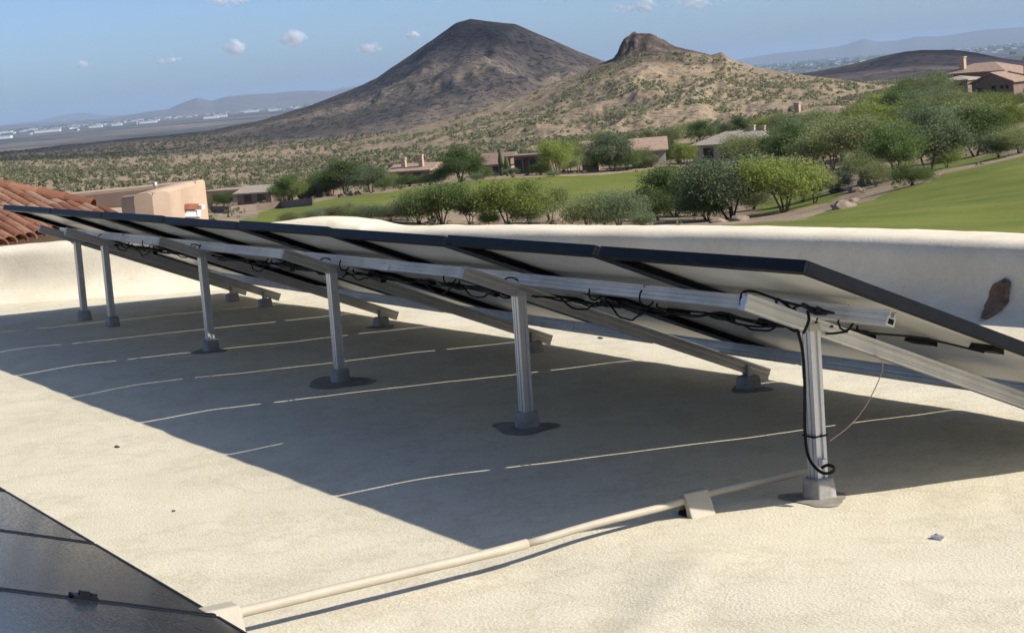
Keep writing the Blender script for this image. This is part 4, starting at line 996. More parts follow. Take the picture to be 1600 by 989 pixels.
T = [
 (690, 352, 76, 'wide', 0, 'leaf_dark', 'dark olive tree at the left end of the wash behind the parapet', 1.0, G1),
 (655, 350, 55, 'bush', 1, 'leaf_olive', 'low olive bush just left of the leftmost wash tree', 0.9, G1),
 (735, 352, 52, 'airy', 1, 'leaf_olive', 'thin pale tree leaning right beside the leftmost wash tree', 1.0, G1),
 (795, 354, 80, 'wide', 1, 'leaf_yellow', 'yellow green tree in the wash under the brown roofed house', 1.05, G1),
 (828, 354, 52, 'bush', 0, 'leaf_grey', 'grey green bush at the foot of the yellow green wash tree', 0.9, G1),
 (862, 350, 62, 'airy', 0, 'leaf_olive', 'sparse grey brown tree with bare branches in the wash', 1.0, G1),
 (918, 356, 62, 'bush', 2, 'leaf_olive', 'pale olive bush against the parapet at the middle of the wash', 1.0, G1),
 (968, 356, 66, 'bush', 1, 'leaf_grey', 'grey green bush right of the pale olive one in the wash', 1.05, G1),
 (1055, 338, 82, 'round', 0, 'leaf_dark', 'dark green tree left of the big blue green tree', 1.0, G1),
 (1028, 345, 48, 'bush', 0, 'leaf_dark', 'dark bush low at the left of the dark green wash tree', 0.85, G1),
 (1142, 342, 112, 'wide', 2, 'leaf_grey', 'big blue green tree in the middle of the right hand wash', 0.92, G1),
 (1226, 332, 102, 'wide', 3, 'leaf_yellow', 'yellow green tree with a forked trunk standing on the green patch', 0.88, G1),
 (1105, 345, 62, 'bush', 2, 'leaf_dark', 'dark bush under the big blue green tree', 0.8, G1),
 (1272, 318, 70, 'airy', 2, 'leaf_olive', 'slender olive tree behind the forked trunk tree', 0.9, G1),
 (1452, 270, 96, 'round', 1, 'leaf_grey', 'big grey green tree with a clear trunk at the near fairway edge', 1.05, G3),
 (1398, 282, 80, 'round', 2, 'leaf_dark', 'dark tree overhanging left of the big fairway edge tree', 0.95, G3),
 (1368, 292, 40, 'bush', 1, 'leaf_olive', 'brownish bush on the sandy path below the bank', 0.8, G3),
 (1425, 290, 32, 'bush', 0, 'leaf_dark', 'dark low bush lining the near fairway edge', 1.3, G3),
 (1350, 268, 85, 'airy', 3, 'leaf_olive', 'tall olive tree above the sandy path', 1.15, G3),
 (1300, 272, 78, 'wide', 0, 'leaf_olive', 'broad olive tree behind the forked trunk tree, left on the bank', 0.95, G3),
 (1560, 246, 42, 'bush', 2, 'leaf_grey', 'pale grey bush at the far corner of the near fairway', 0.95, G3),
 (1592, 240, 42, 'bush', 1, 'leaf_olive', 'olive bush cut by the right picture edge above the fairway', 0.9, G3),
 (1525, 244, 66, 'round', 0, 'leaf_dark', 'dark tree behind the short green strip at right', 1.2, G3),
 (720, 285, 66, 'round', 1, 'leaf_dark', 'round dark green tree left of the brown roofed house', 1.15, G2),
 (540, 304, 66, 'round', 2, 'leaf_dark', 'large dark tree at the left end of the far fairway', 1.1, G2),
 (580, 302, 55, 'wide', 1, 'leaf_grey', 'grey green tree joining the large dark tree on its right', 0.8, G2),
 (500, 308, 46, 'bush', 0, 'leaf_dark', 'dark bush mass left of the large dark fairway tree', 0.95, G2),
 (448, 318, 52, 'round', 0, 'leaf_dark', 'dark tree between the two low left hand houses', 1.0, G2),
 (418, 312, 36, 'bush', 2, 'leaf_olive', 'olive bush left of the dark tree by the low houses', 1.0, G2),
 (350, 322, 28, 'bush', 1, 'leaf_dark', 'dark shrub right of the adobe house corner', 1.0, G2),
 (872, 274, 72, 'wide', 2, 'leaf_yellow', 'bright green tree in front of the dark pavilion', 0.82, G2),
 (905, 270, 60, 'round', 1, 'leaf_olive', 'olive tree beside the pink gable', 0.85, G2),
 (958, 268, 76, 'airy', 1, 'leaf_grey', 'tall grey green tree right of the pink gable', 1.0, G2),
 (935, 268, 48, 'bush', 1, 'leaf_dark', 'dark shrub below the pink gable', 0.8, G2),
 (1000, 263, 42, 'bush', 2, 'leaf_olive', 'olive shrub hiding the foot of the beige roofed house', 1.0, G2),
 (1040, 258, 50, 'round', 2, 'leaf_dark', 'dark tree at the left end of the long beige roof', 0.8, G2),
 (1072, 260, 46, 'wide', 0, 'leaf_yellow', 'small bright green tree before the long beige roof', 0.75, G2),
 (1096, 224, 42, 'round', 0, 'leaf_dark', 'dark tree behind the ridge of the long beige roof', 1.0, G2),
 (830, 262, 30, 'round', 0, 'leaf_dark', 'dark tree top behind the dark pavilion', 1.1, G2),
 (640, 292, 22, 'bush', 0, 'leaf_dark', 'dark hedge shrub under the chimneyed pink house', 1.5, G2),
 (672, 290, 26, 'bush', 2, 'leaf_olive', 'olive shrub right of the chimneyed pink house', 1.1, G2),
 (745, 283, 16, 'bush', 1, 'leaf_grey', 'small grey shrub at the foot of the round dark tree', 1.2, G2),
 (865, 276, 12, 'bush', 2, 'leaf_grey', 'small pale shrub on the far fairway rim', 1.5, G2),
]
for t in T: tree(t[0], t[1], t[2], t[3], t[4], t[5], t[6], t[7], 'shrub' if t[3] == 'bush' else 'tree', t[8], cat='shrub' if t[3] == 'bush' else 'tree')
# look-alikes: dense cover on the bank, behind the houses and along the near side of the far fairway
bank = [(1240, 262, 62), (1275, 250, 60), (1318, 248, 66), (1358, 245, 64), (1392, 252, 70), (1425, 240, 72), (1470, 236, 70), (1505, 228, 66), (1540, 222, 62), (1572, 215, 52), (1215, 252, 48),
        (1255, 228, 48), (1295, 225, 50), (1335, 222, 54), (1372, 216, 56), (1408, 206, 58), (1440, 200, 60), (1475, 200, 56), (1512, 192, 46), (1545, 186, 40), (1585, 172, 24), (1185, 240, 40), (1165, 252, 42),
        (1345, 200, 40), (1385, 190, 44), (1418, 180, 50), (1448, 172, 58), (1462, 178, 52), (1490, 180, 36), (1405, 170, 34), (1525, 170, 22), (1558, 172, 22)]
OW = ['leftmost', 'second', 'third', 'fourth', 'fifth', 'sixth', 'seventh', 'eighth', 'ninth', 'tenth', 'eleventh', 'twelfth', 'thirteenth', 'fourteenth', 'fifteenth', 'sixteenth', 'seventeenth', 'eighteenth']
HUE = {'leaf_dark': 'dark green', 'leaf_olive': 'olive', 'leaf_grey': 'grey green', 'leaf_yellow': 'yellow green', 'scrub': 'khaki'}
def rank(L, i):
    k = sorted(range(len(L)), key=lambda j: L[j][0]).index(i); return OW[k]+('' if k == 0 else ' from the left')
LV = ['leaf_dark', 'leaf_olive', 'leaf_grey', 'leaf_yellow', 'leaf_olive']
ROWS = [bank[:11], bank[11:23], bank[23:]]
for i, (u, v, h) in enumerate(bank):
    w_ = 0 if i < 11 else 1 if i < 23 else 2; rk = rank(ROWS[w_], i-(0, 11, 23)[w_])
    tree(u, v, h, ['round', 'wide', 'bush', 'airy', 'wide'][i % 5], i % 4 if (i % 5) in (1, 4) else i % 3, LV[(i*7) % 5], HUE[LV[(i*7) % 5]]+' tree, '+rk+' in the '+('front', 'middle', 'back')[w_]+' row below the villas', 1.05, 'tree', G3, cat='tree')
back = [(1010, 228, 26), (1050, 224, 30), (1128, 216, 30), (1160, 212, 30), (1200, 208, 30), (1232, 206, 34), (985, 232, 24), (925, 236, 24), (895, 240, 28), (940, 240, 34), (1080, 214, 26), (770, 258, 24), (800, 254, 24), (690, 262, 20), (860, 246, 26), (1270, 200, 26), (1150, 232, 30), (1120, 236, 28)]
for i, (u, v, h) in enumerate(back):
    tree(u, v, h, ['round', 'bush', 'wide'][i % 3], i % 3, LV[(i*3+1) % 5], HUE[LV[(i*3+1) % 5]]+' small tree, '+rank(back, i)+' behind the fairway houses', 1.1, 'tree', 'small trees behind the houses', cat='tree')
fs_ = [(455, 352, 30), (490, 350, 34), (520, 347, 38), (548, 346, 42), (580, 347, 40), (610, 346, 42), (638, 345, 44), (500, 342, 24), (560, 340, 26), (620, 336, 26)]
for i, (u, v, h) in enumerate(fs_):
    tree(u, v, h, 'bush', i % 3, ['leaf_olive', 'leaf_grey', 'scrub'][i % 3], HUE[['leaf_olive', 'leaf_grey', 'scrub'][i % 3]]+' shrub, '+rank(fs_, i)+' behind the parapet hump', 1.05, 'shrub', 'pale shrubs behind the parapet hump', cat='shrub')

FILL = [(945, 354, 30), (765, 354, 28), (1085, 338, 44), (1178, 328, 40), (1255, 316, 46), (1310, 300, 36), (1345, 280, 48), (1480, 262, 40), (1005, 354, 26)]
for i, (u, v, h) in enumerate(FILL):
    lf = ['leaf_olive', 'leaf_yellow', 'leaf_grey'][i % 3]
    tree(u, v, h, 'bush', i % 3, lf, HUE[lf]+' filling bush in the wash thicket, '+rank(FILL, i), 0.95, 'shrub', G1, cat='shrub')
FILL2 = [(615, 294, 26), (690, 288, 30), (755, 280, 24), (800, 276, 18), (845, 274, 26), (890, 272, 34), (980, 266, 40), (1018, 262, 26), (1060, 256, 36), (1090, 254, 34), (1120, 250, 34), (1175, 246, 36), (470, 312, 34), (520, 306, 40), (600, 298, 30), (380, 318, 22)]
for i, (u, v, h) in enumerate(FILL2):
    lf = ['leaf_yellow', 'leaf_olive', 'leaf_dark', 'leaf_grey'][i % 4]
    tree(u, v, h, ['bush', 'wide'][i % 2], i % 3, lf, HUE[lf]+' garden shrub along the fairway houses, '+rank(FILL2, i), 1.0, 'shrub', G2, cat='shrub')

# ------------------------------------------------------------------ desert scrub (uncountable)
def scrub(name, label, pts, sizes, mat, seed, nl=16, hr=0.75):
    g = np.random.default_rng(seed); n = len(pts)
    P = np.repeat(pts, nl, 0); S = np.repeat(sizes, nl)[:, None]
    d = g.normal(0, 1, (n*nl, 3)); d /= np.linalg.norm(d, axis=1)[:, None]; d *= (g.uniform(0, 1, (n*nl, 1))**0.4)
    c = P+d*S*np.array([0.5, 0.5, 0.5*hr])+np.array([0, 0, 1])*S*0.5*hr*0.75
    a = g.normal(0, 1, (n*nl, 3)); a /= np.linalg.norm(a, axis=1)[:, None]
    b = np.cross(a, g.normal(0, 1, (n*nl, 3))); b /= np.linalg.norm(b, axis=1)[:, None]
    s = S*g.uniform(0.12, 0.28, (n*nl, 1))
    v = np.stack([c-a*s-b*s*0.6, c+a*s-b*s*0.5, c+a*s*0.1+b*s], 1).reshape(-1, 3)
    o = obj(name, np_mesh(name, v, np.arange(n*nl*3).reshape(-1, 3), mat)); return tag(o, label, 'scrub', None, 'stuff')
g = np.random.default_rng(5)
def plan_pts(n, r0, r1, u0, u1, dens=None):
    a0, a1 = azslope(u0, 250)[0], azslope(u1, 250)[0]
    az = g.uniform(a0, a1, n); r = np.sqrt(g.uniform(r0*r0, r1*r1, n))
    x, y = polar(az, r)
    k = vnoise(x/30.0, y/30.0, 61)*0.5+vnoise(x/9.0, y/9.0, 62)*0.5
    m_ = k > 0.36
    for pl in fair_plan.values(): m_ &= poly_sd(x, y, pl) > 1.5
    x, y, az, r = x[m_], y[m_], az[m_], r[m_]
    return np.stack([x, y, ground_z(az, r)-0.05], -1)
p1 = plan_pts(9000, 360, 900, -60, 1660); p2 = plan_pts(17000, 900, 2300, -60, 1660)
p3 = plan_pts(900, 130, 360, 300, 1660)
scrub('desert_scrub', 'grey green desert scrub spread over the flats', np.concatenate([p1, p2, p3]), np.concatenate([0.7+2.2*g.uniform(0, 1, len(p1))**1.6, 1.0+2.4*g.uniform(0, 1, len(p2))**1.5, g.uniform(0.5, 1.3, len(p3))]), MAT['scrub'], 71, 14)
AZh, RRh, xh, yh, zh, hh_, amph = HG
w = (hh_ > 3).ravel() & (RRh < 975).ravel() & (CRAG[-1] < 0.05).ravel()
w &= (vnoise(xh/26.0, yh/26.0, 91).ravel()*0.6+vnoise(xh/8.0, yh/8.0, 92).ravel()*0.4) > 0.46
ids = g.choice(np.flatnonzero(w), 3200)
jj = g.uniform(-1, 1, (len(ids), 2))*1.5
sp = np.stack([xh.ravel()[ids]+jj[:, 0], yh.ravel()[ids]+jj[:, 1], zh.ravel()[ids]-0.1], -1)
scrub('hill_scrub', 'dark bushes dotted over the tan rocky hill', sp, 0.7+2.2*g.uniform(0, 1, len(sp))**2, MAT['scrub'], 72, 16, 0.7)
AZh, RRh, xh, yh, zh, hh_, amph = MG
w = (hh_ > 4).ravel() & (RRh < 2230).ravel()
ids = g.choice(np.flatnonzero(w), 2600); jj = g.uniform(-1, 1, (len(ids), 2))*4
sp = np.stack([xh.ravel()[ids]+jj[:, 0], yh.ravel()[ids]+jj[:, 1], zh.ravel()[ids]-0.2], -1)
scrub('mountain_scrub', 'fine scrub over the slopes of the dark mountain', sp, g.uniform(1.2, 3.0, len(sp)), MAT['scrub'], 73, 10, 0.7)
# boulders along the wash
def rock_mesh(seed):
    r_ = random.Random(seed); bm = bmesh.new(); bmesh.ops.create_icosphere(bm, subdivisions=2, radius=1.0)
    for v in bm.verts: v.co *= 1+r_.uniform(-.22, .22); v.co.z *= 0.65
    me = bpy.data.meshes.new('boulder'); bm.to_mesh(me); bm.free(); me.materials.append(MAT['rock']); return me
RM = [rock_mesh(i) for i in range(4)]
BL = [(1190, 318, 0.8), (1120, 348, 0.5), (1336, 300, 0.6), (1330, 316, 0.5), (1318, 325, 0.7), (1010, 352, 0.5), (900, 340, 0.5), (1460, 276, 0.5), (1308, 300, 0.5), (1345, 292, 0.45), (1155, 345, 0.6), (870, 346, 0.5)]
for i, (u, v, s) in enumerate(BL):
    p, r = hit(u, v, 60.0); o = obj('boulder', RM[i % 4], None, p); o.scale = (s*1.3, s, s); o.rotation_euler = (0, 0, i*1.3)
    tag(o, 'pale boulder in the wash, '+rank(BL, i), 'boulder', 'boulders in the wash')

# ------------------------------------------------------------------ houses
def house(u, v, label, w, d, h, roof='hip', rise=1.4, yaw=0.0, wallm='stucco_grey', roofm='roof_beige', wins=(), chims=(), r=None, over=0.5, name='house', posts=False):
    """u, v: pixel of the middle of the front foot; yaw: turn against the view direction"""
    if r is None: p, r = hit(u, v, 90.0)
    else: p = ground_at(u, r)
    az = azslope(u, 300)[0]
    rz = YAW-az+yaw-0.25
    e = empty(name, p, rz); tag(e, label, 'house')
    # local x to the right, y away
    a, b = -w/2, w/2
    mb = MB()
    if posts:
        mb.box((0, d*0.75, h/2-0.5), (w/2, d*0.25, h/2+0.5))
        mb.build('wall', MAT[wallm], e)
        for i in range(posts):
            q = MB(); q.box((a+0.2+(w-0.4)*i/(posts-1), 0.25, h/2-0.25), (0.16, 0.16, h/2+0.25)); q.build('column', MAT[wallm], e)
    else:
        mb.box((0, d/2, h/2-0.75), (w/2, d/2, h/2+0.75)); 
        if roof == 'gable': mb.add([(a, 0.0, h), (b, 0.0, h), (0, 0.0, h+rise), (a, d, h), (b, d, h), (0, d, h+rise)], [(0, 1, 2), (4, 3, 5), (0, 2, 5, 3), (1, 4, 5, 2)])
        mb.build('wall', MAT[wallm], e)
    rb = MB(); o_ = over; th = 0.22
    if roof == 'hip':
        k = min(w, d)/2+o_
        if w >= d: ra, rb_ = (a-o_+k, d/2), (b+o_-k, d/2)
        else: ra, rb_ = (0, -o_+k), (0, d+o_-k)
        base = [(a-o_, -o_, h), (b+o_, -o_, h), (b+o_, d+o_, h), (a-o_, d+o_, h)]
        top = [(ra[0], ra[1], h+rise), (rb_[0], rb_[1], h+rise)]
        low_ = [(x, y, z-th) for x, y, z in base]
        f = [(0, 1, 5, 4), (1, 2, 5), (2, 3, 4, 5), (3, 0, 4)] if w >= d else [(0, 1, 4), (1, 2, 5, 4), (2, 3, 5), (3, 0, 4, 5)]
        rb.add(base+top+low_, f+[(9, 8, 7, 6), (0, 6, 7, 1), (1, 7, 8, 2), (2, 8, 9, 3), (3, 9, 6, 0)])
    elif roof == 'gable':
        s_ = rise/(w/2)
        for sgn in (-1, 1):
            x0, x1 = sgn*(w/2+o_), 0.0; z0, z1 = h-s_*o_+0.04, h+rise+0.04
            rb.add([(x0, -o_, z0), (x1, -o_, z1), (x1, d+o_, z1), (x0, d+o_, z0), (x0, -o_, z0+th), (x1, -o_, z1+th), (x1, d+o_, z1+th), (x0, d+o_, z0+th)], [(0, 1, 2, 3), (4, 5, 6, 7), (0, 1, 5, 4), (2, 3, 7, 6), (0, 3, 7, 4)])
    elif roof == 'side':            # ridge along x, slopes to front and back
        rb.add([(a-o_, -o_, h), (b+o_, -o_, h), (b+o_, d/2, h+rise), (a-o_, d/2, h+rise), (b+o_, d+o_, h), (a-o_, d+o_, h)]+[(a-o_, -o_, h-th), (b+o_, -o_, h-th), (b+o_, d+o_, h-th), (a-o_, d+o_, h-th)],
               [(0, 1, 2, 3), (3, 2, 4, 5), (0, 6, 7, 1), (1, 7, 8, 4, 2), (5, 9, 6, 0, 3), (4, 8, 9, 5), (9, 8, 7, 6)])
    else:
        rb.box((0, d/2, h+rise/2), (w/2+o_, d/2+o_, rise/2))
    ro = rb.build('roof', MAT[roofm], e)
    for (x, z, ww, wh) in wins:
        q = MB(); q.box((x, 0.02, z), (ww/2, 0.05, wh/2)); wo_ = q.build('window', MAT['pane'], e)
        q = MB()
        for sx in (-1, 1): q.box((x+sx*(ww/2+0.06), 0.0, z), (0.06, 0.09, wh/2+0.12))
        q.box((x, 0.0, z+wh/2+0.06), (ww/2, 0.09, 0.06)); q.box((x, -0.02, z-wh/2-0.06), (ww/2, 0.13, 0.06)); q.build('frame', MAT[wallm], wo_)
    for (x, y, z0, z1, cw_) in chims:
        q = MB(); q.box((x, y, (z0+z1)/2), (cw_, cw_*0.8, (z1-z0)/2)); q.box((x, y, z1+0.12), (cw_*1.25, cw_, 0.12)); q.build('chimney', MAT['stucco'], ro)
    return e, r
house(1552, 160, 'brown gabled villa wing high at the right edge, its sunlit side to the right', 9.6, 12, 3.6, 'gable', 1.7, -0.42, 'stucco_dark', 'roof_pink', ((-3.1, 1.9, 1.1, 1.6), (0.3, 2.0, 1.0, 2.0), (2.2, 2.7, 0.7, 0.7), (3.4, 2.7, 0.7, 0.7)), ((3.4, 6, 4.5, 7.6, 0.5),))
house(1530, 152, 'two storey villa with pink roof behind the gabled wing', 15, 10, 5.2, 'hip', 1.8, -0.30, 'stucco_dark', 'roof_pink', ((-2, 3.4, 1.4, 1.6), (2, 3.4, 1.4, 1.6)), ((-3.6, 2, 5.2, 8.4, 0.6),), r=425)
house(1497, 150, 'flat roofed terrace wing with dark openings left of the villas', 7.0, 7, 4.2, 'hip', 0.8, -0.25, 'stucco_dark', 'roof_beige', ((-2.2, 2.0, 1.8, 3.0), (1.4, 2.0, 2.2, 3.0)), (), r=410, over=0.4)
house(1146, 252, 'long house with beige tile roof behind the wash trees', 15.5, 9, 3.1, 'hip', 1.9, -0.18, 'stucco_grey', 'roof_beige', ((-4.6, 1.6, 2.0, 1.9), (-1.5, 1.6, 1.6, 1.9), (2.0, 1.6, 2.0, 1.9)), ((2.0, 4.5, 3.6, 5.6, 0.4), (4.0, 4.5, 3.6, 5.4, 0.35)))
house(1015, 262, 'house end with pale pink roof between the tall trees', 6.0, 8, 3.0, 'side', 2.1, 0.25, 'stucco_grey', 'roof_pink', ((-1.5, 1.5, 1.4, 1.7),), ())
house(922, 268, 'narrow pink gable between the olive and grey green trees', 2.6, 6, 3.6, 'side', 1.6, 0.15, 'stucco', 'roof_pink', ((0.3, 1.6, 0.9, 1.4),), ((0.5, 0.6, 3.6, 4.6, 0.3),))
house(822, 272, 'dark flat roofed patio pavilion with columns by the far fairway', 6.4, 6, 2.9, 'flat', 0.35, -0.12, 'stucco_dark', 'roof_brown', ((-1.2, 1.4, 1.4, 2.2), (1.6, 1.4, 1.6, 2.2)), (), posts=4, over=0.4)
house(772, 274, 'low house with brown tile roof left of the dark pavilion', 5.4, 7, 1.9, 'side', 1.9, -0.1, 'stucco', 'roof_brown', ((0.4, 1.0, 1.2, 1.1),), ())
house(640, 288, 'low pink roofed house with two chimneys near the far fairway', 8.2, 7, 2.4, 'side', 1.1, -0.25, 'stucco_dark', 'roof_pink', ((-1.6, 1.2, 1.6, 1.5), (1.8, 1.2, 1.6, 1.5)), ((-1.6, 1.5, 2.4, 4.4, 0.4), (1.9, 1.5, 2.4, 4.8, 0.4)))
house(484, 310, 'small dark house between the left fairway trees', 4.6, 6, 2.4, 'side', 0.9, -0.3, 'stucco_dark', 'roof_brown', ((0.5, 1.2, 1.6, 1.4),), ())
house(398, 320, 'low house with grey roof left of the dark fairway trees', 6.5, 7, 2.0, 'side', 1.0, -0.3, 'stucco_dark', 'roof_beige', ((-1.2, 1.1, 1.5, 1.2), (1.4, 1.1, 1.5, 1.2)), ())
house(345, 315, 'flat pinkish house just right of the adobe house', 7.5, 7, 2.0, 'flat', 0.3, -0.3, 'stucco', 'roof_pink', ((-1.0, 1.1, 1.5, 1.1), (1.6, 1.1, 1.5, 1.1)), (), r=345)
house(1285, 205, 'pink roofed house seen over the bank trees with an orange chimney', 14, 8, 2.6, 'hip', 1.6, -0.25, 'stucco', 'roof_pink', ((-5, 1.5, 1.2, 1.4),), ((-6.0, 2, 2.6, 5.2, 0.6),), r=430)
# garden wall in front of the left hand houses
wp = [hit(u, v, 90.0)[0] for u, v in ((322, 332), (360, 333), (400, 329), (440, 325), (490, 321))]
mb = MB()
for a_, b_ in zip(wp[:-1], wp[1:]):
    d_ = b_-a_; nx = Vector((-d_.y, d_.x, 0)).normalized()*0.12
    mb.add([a_-nx-up_*.5, b_-nx-up_*.5, b_-nx+up_*0.9, a_-nx+up_*0.9, a_+nx-up_*.5, b_+nx-up_*.5, b_+nx+up_*0.9, a_+nx+up_*0.9], [(0, 1, 2, 3), (5, 4, 7, 6), (3, 2, 6, 7), (0, 3, 7, 4), (1, 5, 6, 2)])
tag(mb.build('garden_wall', MAT['stucco_dark']), 'dark garden wall in front of the low left hand houses', 'wall')
# saguaros beside the brown roofed house
def saguaro(u, v, h, label, r=None):
    if r is None: p, r = hit(u, v, 90.0)
    else: p = ground_at(u, r)
    e = empty('saguaro_cactus', p); tag(e, label, 'cactus', 'saguaro cacti')
    mb = MB(); mb.tube([(0, 0, -.3), (0, 0, h*0.3), (0, 0, h*0.7), (0, 0, h*0.93), (0, 0, h)], [0.24, 0.30, 0.32, 0.24, 0.08], 10); mb.build('stem', MAT['leaf_dark'], e, smooth=True)
    for sgn, z0 in ((-1, 0.45), (1, 0.36)):
        mb = MB(); mb.tube([(0, 0, h*z0), (sgn*0.5, 0, h*z0), (sgn*0.62, 0, h*z0+0.3), (sgn*0.62, 0, h*z0+1.3)], [0.16, 0.17, 0.17, 0.07], 8); mb.build('arm', MAT['leaf_dark'], e, smooth=True)
saguaro(784, 275, 4.6, 'dark saguaro before the brown roofed house, the left of the pair')
saguaro(793, 275, 3.4, 'shorter saguaro right beside the taller one at the brown roofed house')
saguaro(1345, 150, 6.0, 'lone saguaro standing on the skyline flat right of the rocky hill', r=900)

# ------------------------------------------------------------------ far town
def town_box(mb, u, v, w, h, d):
    az, s = azslope(u, v); r = (PLAIN-CAM[2])/s
    if r < 4300 or r > 40000: return None
    x, y = polar(az, r); z = float(ground_z(az, r)); mb.box((x, y, z+h/2), (w/2, d/2, h/2), rz=YAW+random.uniform(-.5, .5)); return r
big = [(8, 209, 120, 'white warehouse at the far left edge of the plain'), (10, 217, 60, 'smaller white warehouse below the far left one'), (75, 207, 170, 'long white warehouse row below the left range'), (232, 193, 120, 'broad white warehouse in the middle of the left plain'), (150, 200, 90, 'white warehouse between the long row and the middle one'), (330, 186, 100, 'white warehouse below the peak of the left range'), (345, 184, 90, 'white warehouse beside the one below the peak'), (393, 176, 130, 'white warehouse near the mountain foot'), (430, 174, 110, 'rightmost white warehouse touching the mountain flank'), (183, 197, 70, 'pale warehouse left of the broad middle one')]
for u, v, w_, lab in big:
    mb = MB(); az, s = azslope(u, v); r = (PLAIN-CAM[2])/s; x, y = polar(az, r)
    z = float(ground_z(az, r)); e = empty('warehouse', (x, y, z), YAW+0.1); tag(e, lab, 'warehouse', 'warehouses on the far plain')
    mb.box((0, 0, 7), (w_/2, 45, 8)); mb.build('wall', MAT['white_wall'], e)
    mb = MB(); mb.box((0, 0, 15.6), (w_/2+1.5, 46.5, 0.6)); mb.build('roof', MAT['white_wall'], e)
mb = MB(); r_ = random.Random(8)
for i in range(900):
    if i % 2: u = r_.uniform(-80, 560); v0 = 207-u*0.0906+r_.gauss(0, 3.0)
    else: u = r_.uniform(1150, 1680); v0 = 210-u*0.0906+r_.gauss(2, 6)
    town_box(mb, u, v0, r_.uniform(12, 60), r_.uniform(5, 11), r_.uniform(12, 40))
tag(mb.build('distant_town', MAT['town'], fix=False), 'far off town scattered over the plain', 'town', None, 'stuff')
pts = []; sz = []
for i in range(5000):
    if i % 2: u = r_.uniform(-100, 620); off = r_.gauss(10, 2.5)
    else: u = r_.uniform(1100, 1700); off = r_.gauss(14, 6)
    v0 = 193.3-u*0.0906+max(off, 7.0); az, s = azslope(u, v0); r = (PLAIN-CAM[2])/s
    if 4600 < r < 38000:
        x, y = polar(az, r); pts.append((x, y, PLAIN)); sz.append(r_.uniform(20, 60))
P_ = np.array(pts); P_[:, 2] = ground_z(np.arctan2((P_[:, 0]-CAM[0])*RH[0]+(P_[:, 1]-CAM[1])*RH[1], (P_[:, 0]-CAM[0])*FH[0]+(P_[:, 1]-CAM[1])*FH[1]), np.hypot(P_[:, 0]-CAM[0], P_[:, 1]-CAM[1]))
scrub('distant_woods', 'dark tree belts among the far off town', P_, np.array(sz), MAT['leaf_dark'], 74, 10, 0.35)

# ------------------------------------------------------------------ haze and clouds
hz = MB(); hz.box((CAM[0], CAM[1], (330-125)/2), (62000, 62000, (330+125)/2))
mh = bpy.data.materials.new('haze_air'); mh.use_nodes = True; nt = mh.node_tree; nt.nodes.clear()
out = nt.nodes.new('ShaderNodeOutputMaterial'); pv = nt.nodes.new('ShaderNodeVolumePrincipled')
pv.inputs['Color'].default_value = (0.58, 0.77, 1.0, 1); pv.inputs['Density'].default_value = 3.2e-5; pv.inputs['Anisotropy'].default_value = 0.0
nt.links.new(pv.outputs[0], out.inputs['Volume'])
tag(hz.build('haze', mh), 'pale air haze over the plain', None, None, 'stuff')

def cloud_lumps(cx_, cy_, cz_, L, n, seed, size):
    """heap of overlapping puffs along a flat base; L: half lengths"""
    r_ = random.Random(seed); out = []
    for i in range(n):
        a_ = r_.uniform(0, 6.28); q = math.sqrt(r_.uniform(0, 1))
        sz_ = size*r_.uniform(0.55, 1.2)*(1.15-0.6*q)
        out.append((cx_+L[0]*q*math.cos(a_), cy_+L[1]*q*math.sin(a_), cz_+sz_*r_.uniform(0.2, 0.6), sz_))
    return out
def puff_mesh(name, lumps, mat, seed, sub=3, flat=0.55, origin=(0, 0, 0)):
    bm = bmesh.new(); vv = []; ff = []
    bmesh.ops.create_icosphere(bm, subdivisions=sub, radius=1.0)
    base = np.array([v.co[:] for v in bm.verts]); fac = np.array([[v.index for v in f.verts] for f in bm.faces]); bm.free()
    k = 0
    for j, (x, y, z, s_) in enumerate(lumps):
        nz_ = fbm(base[:, 0]*2.2+j*3.1+base[:, 2], base[:, 1]*2.2+base[:, 2]*1.7, seed, 4)
        p = base*(s_*(1+0.35*nz_))[:, None]*np.array([1, 1, flat])+np.array([x, y, z])-np.array(origin)
        vv.append(p); ff.append(fac+k); k += len(base)
    return np_mesh(name, np.concatenate(vv), np.concatenate(ff), mat, True)
mc, nt, b_, out = nodes('cloud_white'); b_.inputs['Base Color'].default_value = (0.88, 0.88, 0.89, 1); b_.inputs['Roughness'].default_value = 1.0; b_.inputs['Specular IOR Level'].default_value = 0.0
b_.inputs['Alpha'].default_value = 0.118
mw = bpy.data.materials.new('cloud_wisp'); mw.use_nodes = True; nt = mw.node_tree; nt.nodes.clear()
out = N(nt, 'ShaderNodeOutputMaterial'); d_ = N(nt, 'ShaderNodeBsdfDiffuse'); t_ = N(nt, 'ShaderNodeBsdfTranslucent'); tp = N(nt, 'ShaderNodeBsdfTransparent'); m1 = N(nt, 'ShaderNodeMixShader'); m2 = N(nt, 'ShaderNodeMixShader')
d_.inputs['Color'].default_value = (0.95, 0.95, 0.95, 1); t_.inputs['Color'].default_value = (0.95, 0.95, 0.95, 1); m1.inputs[0].default_value = 0.5; m2.inputs[0].default_value = 0.118
nt.links.new(d_.outputs[0], m1.inputs[1]); nt.links.new(t_.outputs[0], m1.inputs[2]); nt.links.new(tp.outputs[0], m2.inputs[1]); nt.links.new(m1.outputs[0], m2.inputs[2]); nt.links.new(m2.outputs[0], out.inputs['Surface'])
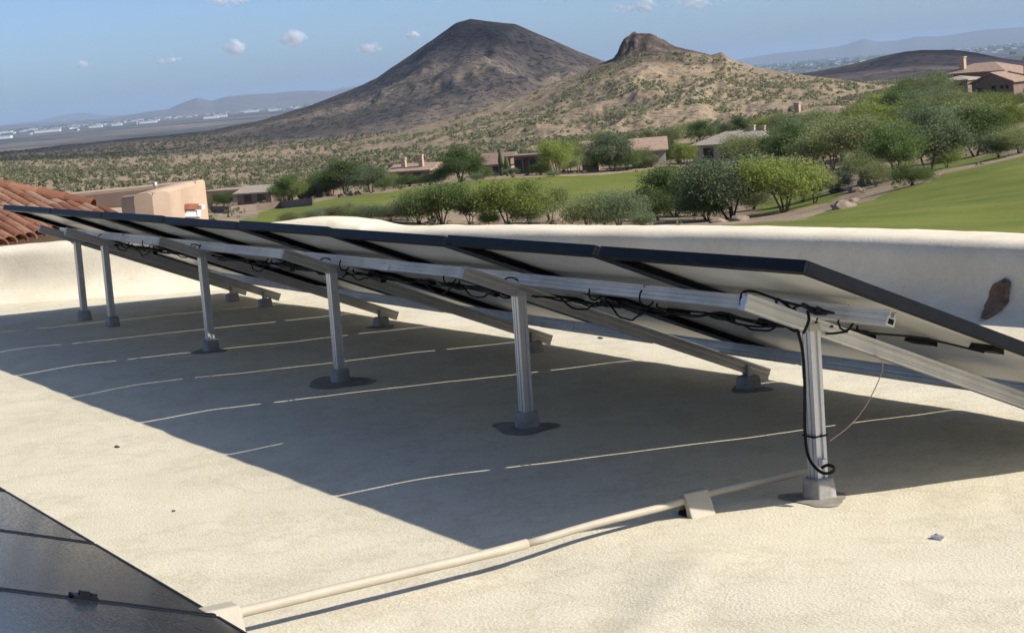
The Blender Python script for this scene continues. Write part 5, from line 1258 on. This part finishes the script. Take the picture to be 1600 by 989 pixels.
def shade_cloud(label, lat, fwd, alt, hl, hd, n, seed, size):
    """cumulus whose shadow falls at (lat, fwd) metres from the camera"""
    px = CAM[0]+RH[0]*lat+FH[0]*fwd+SUN.x/SUN.z*alt; py = CAM[1]+RH[1]*lat+FH[1]*fwd+SUN.y/SUN.z*alt
    L = []
    r_ = random.Random(seed)
    for i in range(n):
        a_ = r_.uniform(0, 6.28); q = math.sqrt(r_.uniform(0, 1)); sz_ = size*r_.uniform(0.6, 1.2)*(1.15-0.5*q)
        l_, f_ = hl*q*math.cos(a_), hd*q*math.sin(a_)
        L.append((px+RH[0]*l_+FH[0]*f_, py+RH[1]*l_+FH[1]*f_, alt+sz_*r_.uniform(0.1, 0.4), sz_))
    o = obj('cloud', puff_mesh('cloud', L, mc, seed, 3, 0.45, (px, py, alt)), None, (px, py, alt)); tag(o, label, 'cloud', 'cumulus clouds overhead')
shade_cloud('big cumulus out of the picture that shades the dark mountain', -470, 1960, 1500, 640, 760, 110, 21, 175)
shade_cloud('smaller cumulus out of the picture that shades the low dark hill', 640, 2020, 1500, 360, 560, 60, 22, 150)
# small fair weather clouds low in the sky
for u, v, w_, h_, lab in ((356, 4, 52, 14, 'flat white cloud at the top edge left of the mountain'), (366, 76, 26, 17, 'small bright puff of cloud above the left range'), (456, 64, 22, 22, 'small soft cloud right of the bright puff'), (128, 101, 20, 8, 'tiny pale cloud at far left of the sky'),
                         (265, 95, 40, 8, 'thin pale streak of cloud above the left range'), (645, 57, 20, 10, 'tiny pale cloud just left of the mountain summit'), (1000, 12, 60, 16, 'soft cloud at the top edge above the rocky crag'), (1085, 8, 60, 14, 'soft wide cloud at the top edge right of the crag'), (575, 78, 26, 14, 'faint cloud above the left mountain flank')):
    R_ = 26000.0; p = at_r(u, v, R_); az = azslope(u, 300)[0]; k_ = R_/FPX
    L = []; r_ = random.Random(int(u)); ex = RH*math.cos(az)-FH*math.sin(az)
    for i in range(22):
        q = max(-0.75, min(0.75, r_.gauss(0, 0.30))); hh2 = r_.uniform(-0.35, 0.5)*(1-min(abs(q), 1)); sz_ = h_*k_*r_.uniform(0.14, 0.36)*(1.2-min(abs(q), 1))
        L.append((p.x+ex[0]*q*w_*k_, p.y+ex[1]*q*w_*k_+r_.uniform(-1, 1)*h_*k_*0.5, p.z+hh2*h_*k_-q*w_*k_*-0.0, sz_*1.7))
    o = obj('cloud', puff_mesh('cloud', L, mw, int(u), 2, 0.8, tuple(p)), None, p); tag(o, lab, 'cloud', 'small clouds low in the sky')
